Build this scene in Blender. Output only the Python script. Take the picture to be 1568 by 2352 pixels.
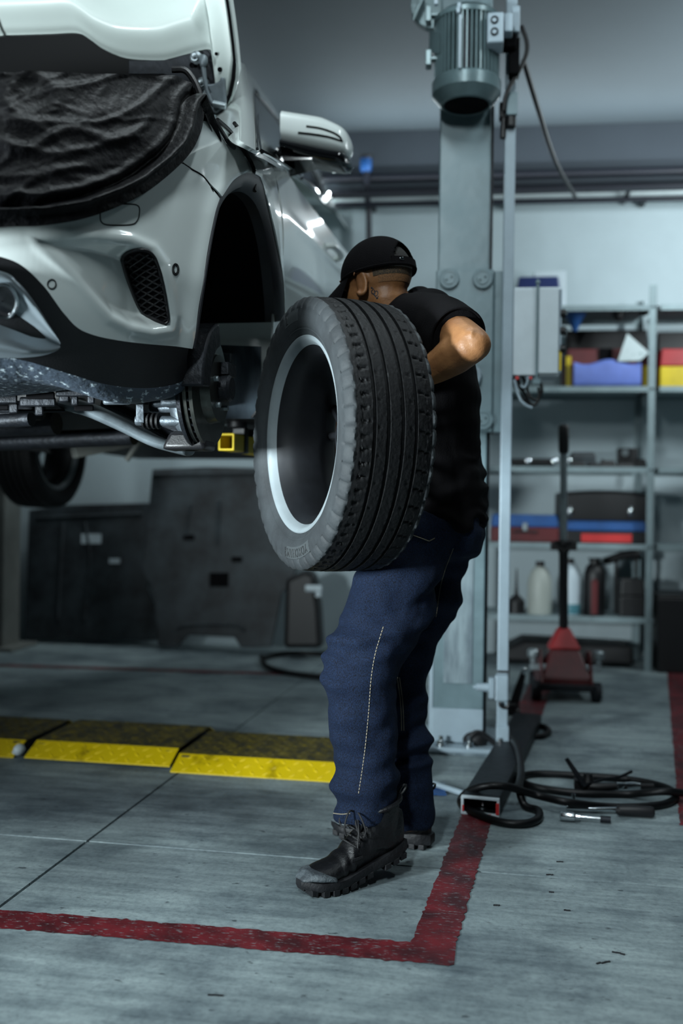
import bpy, bmesh, math, random
import numpy as np
from mathutils import Vector, Matrix, noise
from mathutils.bvhtree import BVHTree
for o in list(bpy.data.objects): bpy.data.objects.remove(o)
SC = bpy.context.scene; COL = SC.collection
# ------------------------------------------------------------------ camera
FPX, CX, CY, CAMH = 2287.0, 784.0, 1176.0, 0.95
TH, RO = math.radians(10.3), 0.0138
FW = np.array([-math.sin(TH), math.cos(TH), 0.0]); RT = np.array([math.cos(TH), math.sin(TH), 0.0]); UP = np.array([0, 0, 1.0])
def cw(xc, z, h): return RT*xc + FW*z + UP*h                    # metres right of / ahead of the camera, height above floor
def px(x, y, z):
    dx, dy = x-CX, y-CY
    return cw((dx+RO*dy)/FPX*z, z, CAMH-(dy-RO*dx)/FPX*z)
def ray(x, y): 
    d = px(x, y, 1.0)-UP*CAMH
    return d/np.linalg.norm(d)
def flo(x, y, h=0.0):                                           # point at height h seen at a pixel
    yp = (y-CY)-RO*(x-CX)
    return px(x, y, FPX*(CAMH-h)/yp)
def onplane(x, y, p0, n):
    d = ray(x, y); o = UP*CAMH; n = np.asarray(n, float)
    return o+d*(np.dot(np.asarray(p0)-o, n)/np.dot(d, n))
def proj(p):
    q = np.asarray(p, float)-UP*CAMH
    a, z, u = q@RT, q@FW, q@UP
    xp, yp = a/z*FPX, -u/z*FPX
    return (CX+(xp-RO*yp)/(1+RO*RO), CY+(yp+RO*xp)/(1+RO*RO), z)
cd = bpy.data.cameras.new('camera'); cam = bpy.data.objects.new('camera', cd); COL.objects.link(cam); SC.camera = cam
cd.sensor_fit = 'VERTICAL'; cd.sensor_height = 36; cd.sensor_width = 24; cd.lens = FPX/2352*36
cr = (RT+RO*UP); cr = cr/np.linalg.norm(cr); cu = UP-RO*RT; cu = cu/np.linalg.norm(cu)
cam.matrix_world = Matrix(((cr[0], cu[0], -FW[0], 0), (cr[1], cu[1], -FW[1], 0), (cr[2], cu[2], -FW[2], CAMH), (0, 0, 0, 1)))
cd.dof.use_dof = True; cd.dof.focus_distance = 2.45; cd.dof.aperture_fstop = 1.6; cd.clip_start = 0.05
# ------------------------------------------------------------------ world, lights, exposure
w = bpy.data.worlds.new('world'); SC.world = w; w.use_nodes = True
w.node_tree.nodes['Background'].inputs[0].default_value = (0.45, 0.6, 0.7, 1); w.node_tree.nodes['Background'].inputs[1].default_value = 0.02
def area(name, loc, target, sx, sy, power, col=(0.84, 0.96, 1.0), spread=180):
    l = bpy.data.lights.new(name, 'AREA'); l.shape = 'RECTANGLE'; l.size = sx; l.size_y = sy; l.energy = power; l.color = col
    l.spread = math.radians(spread)
    o = bpy.data.objects.new(name, l); COL.objects.link(o); o.location = loc
    o.rotation_euler = (Vector(target)-Vector(loc)).to_track_quat('-Z', 'X').to_euler()
    return o
LAMPS = [  # lamp position, aim, length, width, watts
    (cw(-0.75, -0.60, 3.46), cw(-0.70, 0.9, 0.4), 1.2, 0.12, 108),
    (cw(0.05, 2.15, 3.48), cw(0.05, 2.16, 0.0), 1.2, 0.10, 24),
    (cw(1.35, 2.95, 3.45), cw(1.15, 4.6, 0.6), 1.2, 0.10, 14),
    (cw(2.75, 5.0, 2.65), cw(1.1, 6.7, 3.0), 1.2, 0.14, 44),  # added out of frame to brighten the ceiling and back wall
    (cw(-1.25, 6.38, 3.05), cw(-0.9, 6.95, 2.0), 1.2, 0.12, 18)]  # added, hidden behind the car, to brighten the back wall
WORKL = (cw(-2.35, 0.60, 1.02), cw(0.0, 2.85, 1.55))             # work lamp on a stand, left of the camera
area('work_light', WORKL[0], WORKL[1], 0.40, 0.40, 58, spread=84)
COVE = ((-3.2, 3.4), 3.085, 0.30)                               # added strip light to brighten the ceiling by the back wall: span, height, distance from the wall
for i, (p, t, sx, sy, e) in enumerate(LAMPS): area('tube_light', p, t, sx, sy, e)
SC.view_settings.view_transform = 'Standard'; SC.view_settings.look = 'None'; SC.view_settings.gamma = 1
SC.view_settings.exposure = 0.27; SC.view_settings.use_curve_mapping = False
random.seed(4); rng = np.random.default_rng(4)
# ------------------------------------------------------------------ materials
def lin(c): 
    c = c/255.0
    return c/12.92 if c <= 0.04045 else ((c+0.055)/1.055)**2.4
def S(r, g, b): return (lin(r), lin(g), lin(b), 1)
MATS = {}
def mat(name, col, rough=0.5, metal=0.0, var=0.12, vscale=6, bump=0.0, bscale=60, coat=0.0, col2=None, lo=0.45, hi=0.6, spec=0.5, stretch=(1, 1, 1), detail=6, emit=None, rvar=0.0):
    if name in MATS: return MATS[name]
    m = bpy.data.materials.new(name); m.use_nodes = True; nt = m.node_tree; N = nt.nodes; L = nt.links
    b = N['Principled BSDF']; b.inputs['Roughness'].default_value = rough; b.inputs['Metallic'].default_value = metal
    b.inputs['Coat Weight'].default_value = coat; b.inputs['Coat Roughness'].default_value = 0.05
    b.inputs['Specular IOR Level'].default_value = spec
    tc = N.new('ShaderNodeTexCoord'); mp = N.new('ShaderNodeMapping'); mp.inputs['Scale'].default_value = stretch
    L.new(tc.outputs['Object'], mp.inputs[0])
    no = N.new('ShaderNodeTexNoise'); no.inputs['Scale'].default_value = vscale; no.inputs['Detail'].default_value = detail
    no.inputs['Roughness'].default_value = 0.62
    L.new(mp.outputs[0], no.inputs['Vector'])
    r = N.new('ShaderNodeValToRGB'); L.new(no.outputs[0], r.inputs[0])
    c2 = col2 if col2 else tuple(x*(1-var) for x in col[:3])+(1,)
    c1 = col if col2 else tuple(min(1, x*(1+var)) for x in col[:3])+(1,)
    r.color_ramp.elements[0].position = lo if col2 else 0.35; r.color_ramp.elements[1].position = hi if col2 else 0.65
    r.color_ramp.elements[0].color = c2; r.color_ramp.elements[1].color = c1
    L.new(r.outputs[0], b.inputs['Base Color'])
    if rvar:
        mr = N.new('ShaderNodeMapRange'); mr.inputs[3].default_value = rough-rvar; mr.inputs[4].default_value = rough+rvar
        mr.inputs[1].default_value = 0.3; mr.inputs[2].default_value = 0.7
        L.new(no.outputs[0], mr.inputs[0]); L.new(mr.outputs[0], b.inputs['Roughness'])
    if bump:
        n2 = N.new('ShaderNodeTexNoise'); n2.inputs['Scale'].default_value = bscale; n2.inputs['Detail'].default_value = 4
        L.new(mp.outputs[0], n2.inputs['Vector'])
        bp = N.new('ShaderNodeBump'); bp.inputs['Strength'].default_value = bump; bp.inputs['Distance'].default_value = 0.01
        L.new(n2.outputs[0], bp.inputs['Height']); L.new(bp.outputs[0], b.inputs['Normal'])
    if emit: b.inputs['Emission Color'].default_value = emit[0]; b.inputs['Emission Strength'].default_value = emit[1]
    MATS[name] = m; return m
def nodes(m): return m.node_tree.nodes, m.node_tree.links, m.node_tree.nodes['Principled BSDF']
mat('white_paint', S(206, 214, 212), 0.28, var=0.02, vscale=2, coat=1.0)
mat('white_inner', S(184, 194, 190), 0.42, var=0.04, vscale=2, coat=0.25)
mat('black_plastic', S(13, 13, 16), 0.45, var=0.2, vscale=30, bump=0.08, bscale=300)
mat('grey_plastic', S(26, 28, 35), 0.5, var=0.12, vscale=20, bump=0.05, bscale=300)
mat('deep_black', S(9, 9, 11), 0.9, var=0.1, spec=0.1)
mat('black_gloss', S(10, 11, 13), 0.12, var=0.05, coat=0.6)
mat('silver_trim', S(120, 130, 136), 0.3, 0.55, var=0.06, vscale=3)
mat('dirty_tray', S(64, 74, 86), 0.45, 0.1, vscale=75, col2=S(176, 190, 198), lo=0.36, hi=0.42, bump=0.35, bscale=60, stretch=(1, .6, 1))
mat('cloth_black', S(4, 4, 6), 0.52, var=0.3, vscale=14, bump=0.35, bscale=60, spec=0.16)
mat('screen_black', S(4, 5, 7), 0.4, var=0.05, spec=0.08)
mat('glass_dark', S(5, 6, 8), 0.1, var=0.05, spec=0.12)
mat('chrome', S(200, 206, 210), 0.16, 1.0, var=0.08, vscale=12)
mat('steel', S(150, 160, 164), 0.38, 0.75, var=0.2, vscale=16, bump=0.1, bscale=60)
mat('cast_metal', S(74, 81, 87), 0.5, 0.55, var=0.3, vscale=22, bump=0.3, bscale=50)
mat('dark_metal', S(26, 29, 34), 0.5, 0.6, var=0.3, vscale=22, bump=0.25, bscale=60)
mat('alu_arm', S(96, 105, 110), 0.5, 0.35, var=0.3, vscale=10, bump=0.15, bscale=40)
mat('lift_grey', S(102, 122, 128), 0.38, 0.1, var=0.14, vscale=5, bump=0.06, bscale=30, rvar=0.1)
mat('lift_pale', S(140, 156, 166), 0.42, 0.05, var=0.08, vscale=7, bump=0.06, bscale=30)
mat('lift_worn', S(128, 144, 150), 0.55, 0.1, col2=S(90, 104, 112), vscale=7, lo=0.4, hi=0.62, stretch=(3, 3, .5), bump=0.12, bscale=40)
mat('motor_grey', S(96, 116, 120), 0.32, 0.2, var=0.14, vscale=9, bump=0.06, bscale=40)
mat('box_white', S(190, 202, 208), 0.45, var=0.05, vscale=8)
mat('yellow_plate', S(206, 178, 6), 0.45, 0.1, col2=S(132, 112, 10), vscale=9, lo=0.28, hi=0.42, bump=0.08, bscale=90, rvar=0.1)
mat('yellow_paint', S(190, 165, 8), 0.5, var=0.12, vscale=10)
mat('rubber', S(6, 7, 9), 0.62, spec=0.3, var=0.2, vscale=18, bump=0.18, bscale=120)
mat('hose', S(7, 8, 10), 0.45, spec=0.3, var=0.2, vscale=20)
mat('skin', S(152, 106, 66), 0.5, col2=S(118, 78, 48), vscale=9, lo=0.36, hi=0.62, bump=0.12, bscale=140)
mat('hair', S(30, 29, 27), 0.85, var=0.5, vscale=260, bump=0.6, bscale=500)
mat('stubble_light', S(150, 106, 68), 0.8, col2=S(104, 76, 52), vscale=420, lo=0.42, hi=0.6)
mat('stubble', S(92, 74, 52), 0.8, col2=S(38, 36, 32), vscale=420, lo=0.46, hi=0.56)
mat('tattoo', S(24, 32, 42), 0.6)
mat('tee', S(6, 5, 7), 0.9, var=0.2, vscale=50, bump=0.15, bscale=260, spec=0.12)
mat('cap', S(7, 6, 8), 0.92, var=0.2, vscale=60, bump=0.2, bscale=320, spec=0.1)
mat('leather', S(12, 13, 16), 0.42, var=0.3, vscale=18, bump=0.25, bscale=90)
mat('sole', S(16, 17, 21), 0.6, var=0.3, vscale=40, bump=0.2, bscale=120)
mat('toe_worn', S(92, 101, 106), 0.6, col2=S(46, 51, 56), vscale=22, lo=0.38, hi=0.6, bump=0.3, bscale=160)
mat('lace', S(28, 28, 30), 0.7, var=0.6, vscale=420)
mat('thread', S(150, 140, 120), 0.8)
mat('panel_dark', S(56, 65, 70), 0.6, col2=S(14, 17, 21), vscale=4.2, lo=0.34, hi=0.66, bump=0.2, bscale=14, detail=8)
mat('plastic_dark', S(10, 10, 13), 0.5, var=0.2)
mat('blue_case', S(18, 70, 128), 0.5, var=0.15, vscale=9)
mat('navy_case', S(16, 36, 92), 0.5, var=0.12)
mat('lilac_blue', S(98, 118, 190), 0.5, var=0.15)
mat('red_case', S(150, 22, 28), 0.5, var=0.15)
mat('red_dark', S(84, 18, 22), 0.55, var=0.2)
mat('jack_red', S(72, 14, 18), 0.45, var=0.25, vscale=14)
mat('red_bright', S(190, 45, 45), 0.5, var=0.1)
mat('paper', S(186, 198, 200), 0.8, col2=S(120, 140, 144), vscale=34, lo=0.36, hi=0.44)
mat('bottle_cream', S(166, 172, 166), 0.5, var=0.06)
mat('bottle_white', S(190, 204, 212), 0.4, var=0.04)
mat('teal_liquid', S(74, 122, 134), 0.35, var=0.06)
mat('shelf_steel', S(126, 142, 146), 0.5, 0.2, var=0.12, vscale=6)
mat('pipe_navy', S(20, 23, 35), 0.5, var=0.1)
mat('pipe_light', S(186, 196, 198), 0.4, 0.2, var=0.06)
mat('brown_tube', S(112, 114, 110), 0.6, var=0.12)
mat('lamp_white', S(210, 216, 216), 0.5, var=0.02)
mat('disc_steel', S(86, 88, 84), 0.32, 0.9, var=0.2, vscale=30)
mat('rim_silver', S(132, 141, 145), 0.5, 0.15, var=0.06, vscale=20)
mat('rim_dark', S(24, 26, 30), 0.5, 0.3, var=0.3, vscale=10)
mat('rubber_dusty', S(46, 51, 54), 0.75, col2=S(31, 35, 38), vscale=9, lo=0.35, hi=0.65, bump=0.12, bscale=120)
mat('yellow_dirty_shaded', S(96, 84, 16), 0.55, 0.1, col2=S(40, 38, 22), vscale=26, lo=0.38, hi=0.62, bump=0.15, bscale=90)  # dirt on the ramp tops, with their shade mixed into the colour
mat('shield_dust', S(84, 98, 108), 0.6, col2=S(58, 68, 78), vscale=9, lo=0.35, hi=0.65, stretch=(3, 3, .4))
mat('wall_paint', S(172, 186, 191), 0.7, var=0.04, vscale=2.5, bump=0.03, bscale=20)
mat('beam_paint', S(58, 65, 73), 0.75, var=0.06, vscale=2)
mat('far_paint', S(30, 34, 38), 0.8, var=0.06, vscale=2)
mat('ceil_paint', S(68, 77, 83), 0.8, var=0.04, vscale=1.5)
mat('joint', S(24, 26, 30), 0.9, var=0.3)
mat('text_dark', S(34, 37, 39), 0.7)
mat('text_patch', S(54, 59, 61), 0.75, var=0.1)
# denim: dark blue twill with worn lighter flecks
dm = mat('denim', S(23, 39, 66), 0.85, col2=S(5, 8, 17), vscale=520, lo=0.36, hi=0.66, bump=0.25, bscale=700, spec=0.2, stretch=(1, 1, .45))
# concrete
def concrete():
    m = mat('concrete', S(136, 152, 154), 0.55, var=0.1); N, L, b = nodes(m)
    tc = N.new('ShaderNodeTexCoord')
    def nz(scale, det, st=(1, 1, 1), rough=0.65):
        mp = N.new('ShaderNodeMapping'); mp.inputs['Scale'].default_value = st; L.new(tc.outputs['Object'], mp.inputs[0])
        n = N.new('ShaderNodeTexNoise'); n.inputs['Scale'].default_value = scale; n.inputs['Detail'].default_value = det
        n.inputs['Roughness'].default_value = rough; L.new(mp.outputs[0], n.inputs['Vector']); return n.outputs[0]
    def ramp(v, p0, c0, p1, c1):
        r = N.new('ShaderNodeValToRGB'); L.new(v, r.inputs[0]); e = r.color_ramp.elements
        e[0].position = p0; e[1].position = p1; e[0].color = c0; e[1].color = c1; return r.outputs[0]
    def mixc(t, a, c, f):
        x = N.new('ShaderNodeMix'); x.data_type = 'RGBA'; x.blend_type = t; x.inputs[0].default_value = f
        L.new(a, x.inputs[6]); L.new(c, x.inputs[7]); return x.outputs[2]
    base = ramp(nz(1.3, 7), 0.34, S(112, 126, 130), 0.66, S(156, 170, 171))
    streak = ramp(nz(9, 7, (.35, 2.6, 1)), 0.36, (0.50, 0.53, 0.56, 1), 0.60, (1, 1, 1, 1))
    fine = ramp(nz(70, 6), 0.34, (0.66, 0.66, 0.68, 1), 0.56, (1, 1, 1, 1))
    spots = ramp(nz(26, 3, (1, 1.7, 1), 0.5), 0.27, (0.24, 0.25, 0.27, 1), 0.335, (1, 1, 1, 1))
    blot = ramp(nz(2.6, 7), 0.32, (0.40, 0.43, 0.48, 1), 0.52, (1, 1, 1, 1))
    c = mixc('MULTIPLY', base, streak, 0.8); c = mixc('MULTIPLY', c, fine, 0.75); c = mixc('MULTIPLY', c, spots, 0.9); c = mixc('MULTIPLY', c, blot, 0.75)
    for (sx_, sy_, rx, ry, amt) in ((70, 1830, 1.05, .42, .72), (480, 1845, .55, .30, .5), (300, 1990, .42, .20, .35), (160, 2175, .20, .07, .4), (900, 2020, .35, .10, .3)):   # dark ellipses with noisy edges multiplied into the floor
        cc = flo(sx_, sy_); mp = N.new('ShaderNodeMapping'); mp.inputs['Location'].default_value = (-cc[0]/rx, -cc[1]/ry, 0); mp.inputs['Scale'].default_value = (1/rx, 1/ry, 1); L.new(tc.outputs['Object'], mp.inputs[0])
        ln = N.new('ShaderNodeVectorMath'); ln.operation = 'LENGTH'; L.new(mp.outputs[0], ln.inputs[0])
        ad = N.new('ShaderNodeMath'); ad.operation = 'MULTIPLY_ADD'; L.new(nz(4.5, 7, (1, 2, 1)), ad.inputs[0]); ad.inputs[1].default_value = 1.5; L.new(ln.outputs['Value'], ad.inputs[2])
        mr_ = N.new('ShaderNodeMapRange'); mr_.inputs[1].default_value = 1.0; mr_.inputs[2].default_value = 1.95; L.new(ad.outputs[0], mr_.inputs[0])
        c = mixc('MULTIPLY', c, ramp(mr_.outputs[0], 0.0, (0.26, 0.27, 0.31, 1), 1.0, (1, 1, 1, 1)), amt)
    L.new(c, b.inputs['Base Color'])
    bp = N.new('ShaderNodeBump'); bp.inputs['Strength'].default_value = 0.18; bp.inputs['Distance'].default_value = 0.006
    L.new(nz(55, 6), bp.inputs['Height']); L.new(bp.outputs[0], b.inputs['Normal'])
    rr = N.new('ShaderNodeMapRange'); rr.inputs[3].default_value = 0.42; rr.inputs[4].default_value = 0.72; L.new(nz(6, 5), rr.inputs[0]); L.new(rr.outputs[0], b.inputs['Roughness'])
    # worn red floor paint: concrete shows through scratches
    m2 = m.copy(); m2.name = 'red_line_paint'; MATS['red_line'] = m2; N, L, b = nodes(m2)
    src = b.inputs['Base Color'].links[0].from_socket
    tc = [n for n in N if n.type == 'TEX_COORD'][0]
    mp = N.new('ShaderNodeMapping'); mp.inputs['Scale'].default_value = (1, 3.2, 1); L.new(tc.outputs['Object'], mp.inputs[0])
    n = N.new('ShaderNodeTexNoise'); n.inputs['Scale'].default_value = 42; n.inputs['Detail'].default_value = 8; n.inputs['Roughness'].default_value = 0.72; L.new(mp.outputs[0], n.inputs['Vector'])
    r = N.new('ShaderNodeValToRGB'); L.new(n.outputs[0], r.inputs[0]); r.color_ramp.elements[0].position = 0.56; r.color_ramp.elements[1].position = 0.66
    n3 = N.new('ShaderNodeTexNoise'); n3.inputs['Scale'].default_value = 12; n3.inputs['Detail'].default_value = 6; L.new(tc.outputs['Object'], n3.inputs['Vector'])
    r3 = N.new('ShaderNodeValToRGB'); L.new(n3.outputs[0], r3.inputs[0]); r3.color_ramp.elements[0].color = S(58, 10, 18); r3.color_ramp.elements[1].color = S(104, 18, 28)
    r3.color_ramp.elements[0].position = 0.35; r3.color_ramp.elements[1].position = 0.65
    x = N.new('ShaderNodeMix'); x.data_type = 'RGBA'; L.new(r.outputs[0], x.inputs[0]); L.new(r3.outputs[0], x.inputs[6]); L.new(src, x.inputs[7])
    L.new(x.outputs[2], b.inputs['Base Color'])
concrete()
# ------------------------------------------------------------------ mesh helpers
def nrm(v): 
    v = np.asarray(v, float); return v/(np.linalg.norm(v)+1e-12)
def frame(o, x, y):                      # 4x4 from origin, x axis and approximate y axis
    x = nrm(x); z = nrm(np.cross(x, y)); y = np.cross(z, x)
    m = np.eye(4); m[:3, 0] = x; m[:3, 1] = y; m[:3, 2] = z; m[:3, 3] = o; return m
def tr(M, pts):
    pts = np.asarray(pts, float).reshape(-1, 3); return pts@M[:3, :3].T+M[:3, 3]
def cr_spline(P, n, closed=False):       # Catmull-Rom resample by arc length
    P = np.asarray(P, float)
    if len(P) == 2: return P[0]+(P[1]-P[0])*np.linspace(0, 1, n)[:, None]
    Q = np.vstack([P[-1], P, P[0], P[1]]) if closed else np.vstack([2*P[0]-P[1], P, 2*P[-1]-P[-2]])
    out = []
    for i in range(1, len(Q)-2):
        p0, p1, p2, p3 = Q[i-1], Q[i], Q[i+1], Q[i+2]
        for t in np.linspace(0, 1, 24, endpoint=False):
            out.append(0.5*((2*p1)+(p2-p0)*t+(2*p0-5*p1+4*p2-p3)*t*t+(3*p1-p0-3*p2+p3)*t**3))
    if not closed: out.append(P[-1])
    else: out.append(out[0])
    out = np.array(out); d = np.r_[0, np.cumsum(np.linalg.norm(np.diff(out, axis=0), axis=1))]
    t = np.linspace(0, d[-1], n+1)[:-1] if closed else np.linspace(0, d[-1], n)
    return np.stack([np.interp(t, d, out[:, k]) for k in range(out.shape[1])], 1)
class MB:
    def __init__(s): s.v = []; s.f = []; s.m = []; s.n = 0
    def add(s, v, f, mi=0):
        v = np.asarray(v, float).reshape(-1, 3); s.v.append(v)
        for q in f: s.f.append([int(k)+s.n for k in q]); s.m.append(mi)
        s.n += len(v); return s
    def box(s, c, size, R=None, mi=0):
        h = np.asarray(size)/2; co = np.array([[x, y, z] for x in (-1, 1) for y in (-1, 1) for z in (-1, 1)])*h
        if R is not None: co = co@np.asarray(R)[:3, :3].T
        return s.add(co+np.asarray(c), [(0, 1, 3, 2), (4, 6, 7, 5), (0, 4, 5, 1), (2, 3, 7, 6), (0, 2, 6, 4), (1, 5, 7, 3)], mi)
    def hexa(s, lo, hi, mi=0):           # 4 low corners, 4 high corners
        return s.add(np.vstack([lo, hi]), [(3, 2, 1, 0), (4, 5, 6, 7), (0, 1, 5, 4), (1, 2, 6, 5), (2, 3, 7, 6), (3, 0, 4, 7)], mi)
    def tube(s, pts, r, n=10, caps=True, closed=False, mi=0, ref=None):
        P = np.asarray(pts, float); k = len(P); r = np.broadcast_to(np.asarray(r, float), (k,))
        T = np.roll(P, -1, 0)-np.roll(P, 1, 0) if closed else np.gradient(P, axis=0)
        T = T/(np.linalg.norm(T, axis=1)[:, None]+1e-12)
        a = np.asarray(ref, float) if ref is not None else (np.array([0, 0, 1.0]) if abs(T[0][2]) < .9 else np.array([1.0, 0, 0]))
        an = np.linspace(0, 2*np.pi, n, endpoint=False); V = []
        for i in range(k):
            a = nrm(a-T[i]*np.dot(a, T[i])); b = np.cross(T[i], a)
            V.append(P[i]+r[i]*(np.cos(an)[:, None]*a+np.sin(an)[:, None]*b))
        F = []
        for i in range(k if closed else k-1):
            j = (i+1) % k
            for q in range(n): F.append((i*n+q, i*n+(q+1) % n, j*n+(q+1) % n, j*n+q))
        if caps and not closed: F += [tuple(range(n-1, -1, -1)), tuple((k-1)*n+q for q in range(n))]
        return s.add(np.vstack(V), F, mi)
    def cyl(s, p0, p1, r, r1=None, n=16, mi=0): return s.tube([p0, p1], [r, r if r1 is None else r1], n, mi=mi)
    def lathe(s, prof, M=None, n=32, mi=0, a0=0, a1=2*np.pi, close=False):      # prof: (radius, height) along local z
        full = abs(a1-a0-2*np.pi) < 1e-6; an = np.linspace(a0, a1, n, endpoint=not full); V = []
        for (r, h) in prof: V.append(np.stack([r*np.cos(an), r*np.sin(an), np.full(n, h)], 1))
        V = np.vstack(V); k = len(prof); F = []
        for i in range(k if close else k-1):
            j = (i+1) % k
            for q in range(n if full else n-1): F.append((i*n+q, i*n+(q+1) % n, j*n+(q+1) % n, j*n+q))
        if M is not None: V = tr(M, V)
        return s.add(V, F, mi)
    def prism(s, poly, M, d0, d1, mi=0):
        p = np.asarray(poly, float); k = len(p)
        V = np.vstack([np.c_[p, np.full(k, d0)], np.c_[p, np.full(k, d1)]])
        F = [tuple(range(k-1, -1, -1)), tuple(range(k, 2*k))]+[(i, (i+1) % k, k+(i+1) % k, k+i) for i in range(k)]
        return s.add(tr(M, V), F, mi)
    def grid(s, P, cu=False, cv=False, mi=0, flip=False):
        P = np.asarray(P, float); nu, nv = P.shape[:2]; F = []
        for i in range(nu if cu else nu-1):
            for j in range(nv if cv else nv-1):
                a, b, c, d = i*nv+j, ((i+1) % nu)*nv+j, ((i+1) % nu)*nv+(j+1) % nv, i*nv+(j+1) % nv
                F.append((a, d, c, b) if flip else (a, b, c, d))
        return s.add(P.reshape(-1, 3), F, mi)
    def slab(s, P, off, mi=0):            # grid with thickness: off is a vector field or vector to the back face
        P = np.asarray(P, float); nu, nv = P.shape[:2]; Q = P+off; base = nu*nv
        V = np.vstack([P.reshape(-1, 3), Q.reshape(-1, 3)]); F = []
        ix = lambda i, j: i*nv+j
        for i in range(nu-1):
            for j in range(nv-1):
                F.append((ix(i, j), ix(i+1, j), ix(i+1, j+1), ix(i, j+1))); F.append(tuple(base+k for k in (ix(i, j), ix(i, j+1), ix(i+1, j+1), ix(i+1, j))))
        for i in range(nu-1):
            for j, fl in ((0, 0), (nv-1, 1)):
                q = (ix(i, j), base+ix(i, j), base+ix(i+1, j), ix(i+1, j)); F.append(q if not fl else q[::-1])
        for j in range(nv-1):
            for i, fl in ((0, 1), (nu-1, 0)):
                q = (ix(i, j), base+ix(i, j), base+ix(i, j+1), ix(i, j+1)); F.append(q if not fl else q[::-1])
        return s.add(V, F, mi)
    def loft(s, pts, rads, ref, n=18, mi=0, cap=0.5):    # tapered elliptic limb; rads: (along ref, across)
        P = np.asarray(pts, float); k = len(P); T = np.gradient(P, axis=0); an = np.linspace(0, 2*np.pi, n, endpoint=False); rings = []
        refs = np.asarray(ref, float); refs = np.broadcast_to(refs, (k, 3))
        fr = []
        for i in range(k):
            t = nrm(T[i]); a = nrm(refs[i]-t*np.dot(refs[i], t)); fr.append((t, a, np.cross(t, a)))
        def ring(i, sc, off):
            t, a, b = fr[i]; ra, rb = rads[i] if np.ndim(rads[i]) else (rads[i], rads[i])
            return P[i]+t*off+sc*(ra*np.cos(an)[:, None]*a+rb*np.sin(an)[:, None]*b)
        r0 = np.min(rads[0]) if np.ndim(rads[0]) else rads[0]; r1 = np.min(rads[-1]) if np.ndim(rads[-1]) else rads[-1]
        for q in (80, 55, 28): rings.append(ring(0, math.cos(math.radians(q)), -r0*cap*math.sin(math.radians(q))))
        for i in range(k): rings.append(ring(i, 1, 0))
        for q in (28, 55, 80): rings.append(ring(k-1, math.cos(math.radians(q)), r1*cap*math.sin(math.radians(q))))
        V = np.vstack(rings); m = len(rings)
        F = [(i*n+q, i*n+(q+1) % n, (i+1)*n+(q+1) % n, (i+1)*n+q) for i in range(m-1) for q in range(n)]
        F += [tuple(range(n-1, -1, -1)), tuple((m-1)*n+q for q in range(n))]
        return s.add(V, F, mi)
    def ellip(s, c, r, R=None, nu=16, nv=24, mi=0):
        V = []
        for i in range(nu+1):
            t = np.pi*(i+.02)/(nu+.04)
            for j in range(nv):
                p = 2*np.pi*j/nv; V.append((r[0]*math.sin(t)*math.cos(p), r[1]*math.sin(t)*math.sin(p), r[2]*math.cos(t)))
        V = np.array(V)
        if R is not None: V = V@np.asarray(R)[:3, :3].T
        F = [(i*nv+j, (i+1)*nv+j, (i+1)*nv+(j+1) % nv, i*nv+(j+1) % nv) for i in range(nu) for j in range(nv)]
        F += [tuple(range(nv)), tuple(nu*nv+j for j in range(nv-1, -1, -1))]
        return s.add(V+np.asarray(c), F, mi)
    def mesh(s, name, off=None):
        V = np.vstack(s.v)
        if off is not None: V = V-np.asarray(off)
        me = bpy.data.meshes.new(name); me.from_pydata(V.tolist(), [], s.f); me.update(); return me
WL = {}                                                        # world location of things
def put(name, me, mats, parent=None, smooth=True, bevel=0.0, ang=35):
    o = bpy.data.objects.new(name, me); COL.objects.link(o)
    for m in (mats if isinstance(mats, (list, tuple)) else [mats]): me.materials.append(MATS[m])
    if smooth:
        me.polygons.foreach_set('use_smooth', [True]*len(me.polygons))
        try: me.set_sharp_from_angle(angle=math.radians(ang))
        except Exception: pass
    if bevel:
        b = o.modifiers.new('bevel', 'BEVEL'); b.width = bevel; b.segments = 2; b.limit_method = 'ANGLE'; b.angle_limit = math.radians(40)
    if parent is not None: o.parent = parent; WL[o.name] = WL.get(parent.name, np.zeros(3))
    return o
def obj(name, mb, mats, parent=None, smooth=True, bevel=0.0, ang=35, weld=None):
    off = WL.get(parent.name) if parent is not None else None
    me = mb.mesh(name, off)
    if any(mb.m): me.polygons.foreach_set('material_index', mb.m)
    bm = bmesh.new(); bm.from_mesh(me); 
    if weld is not None:
        wx = weld-(off[0] if off is not None else 0); vs = [v for v in bm.verts if abs(v.co.x-wx) < .004]
        for v in vs: v.co.x = wx
        bmesh.ops.remove_doubles(bm, verts=vs, dist=.0012)
    bmesh.ops.recalc_face_normals(bm, faces=bm.faces); bm.to_mesh(me); bm.free()
    return put(name, me, mats, parent, smooth, bevel, ang)
def tag(o, label, cat, group=None):
    o['label'] = label; o['category'] = cat
    if group: o['group'] = group
    return o
def struct(o): o['kind'] = 'structure'; return o
def thing(name, label, cat, loc=(0, 0, 0), group=None):
    o = bpy.data.objects.new(name, None); COL.objects.link(o); o.location = Vector(loc); WL[o.name] = np.asarray(loc, float); o.empty_display_size = .05
    return tag(o, label, cat, group)
def solo(name, mb, mats, label, cat, group=None, loc=None, **kw):   # a thing that is one mesh
    V = np.vstack(mb.v); loc = np.array([(V[:, 0].min()+V[:, 0].max())/2, (V[:, 1].min()+V[:, 1].max())/2, V[:, 2].min()]) if loc is None else np.asarray(loc)
    mb.v = [V-loc]; o = obj(name, mb, mats, None, **kw); o.location = Vector(loc); WL[o.name] = loc
    return tag(o, label, cat, group)
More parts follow.
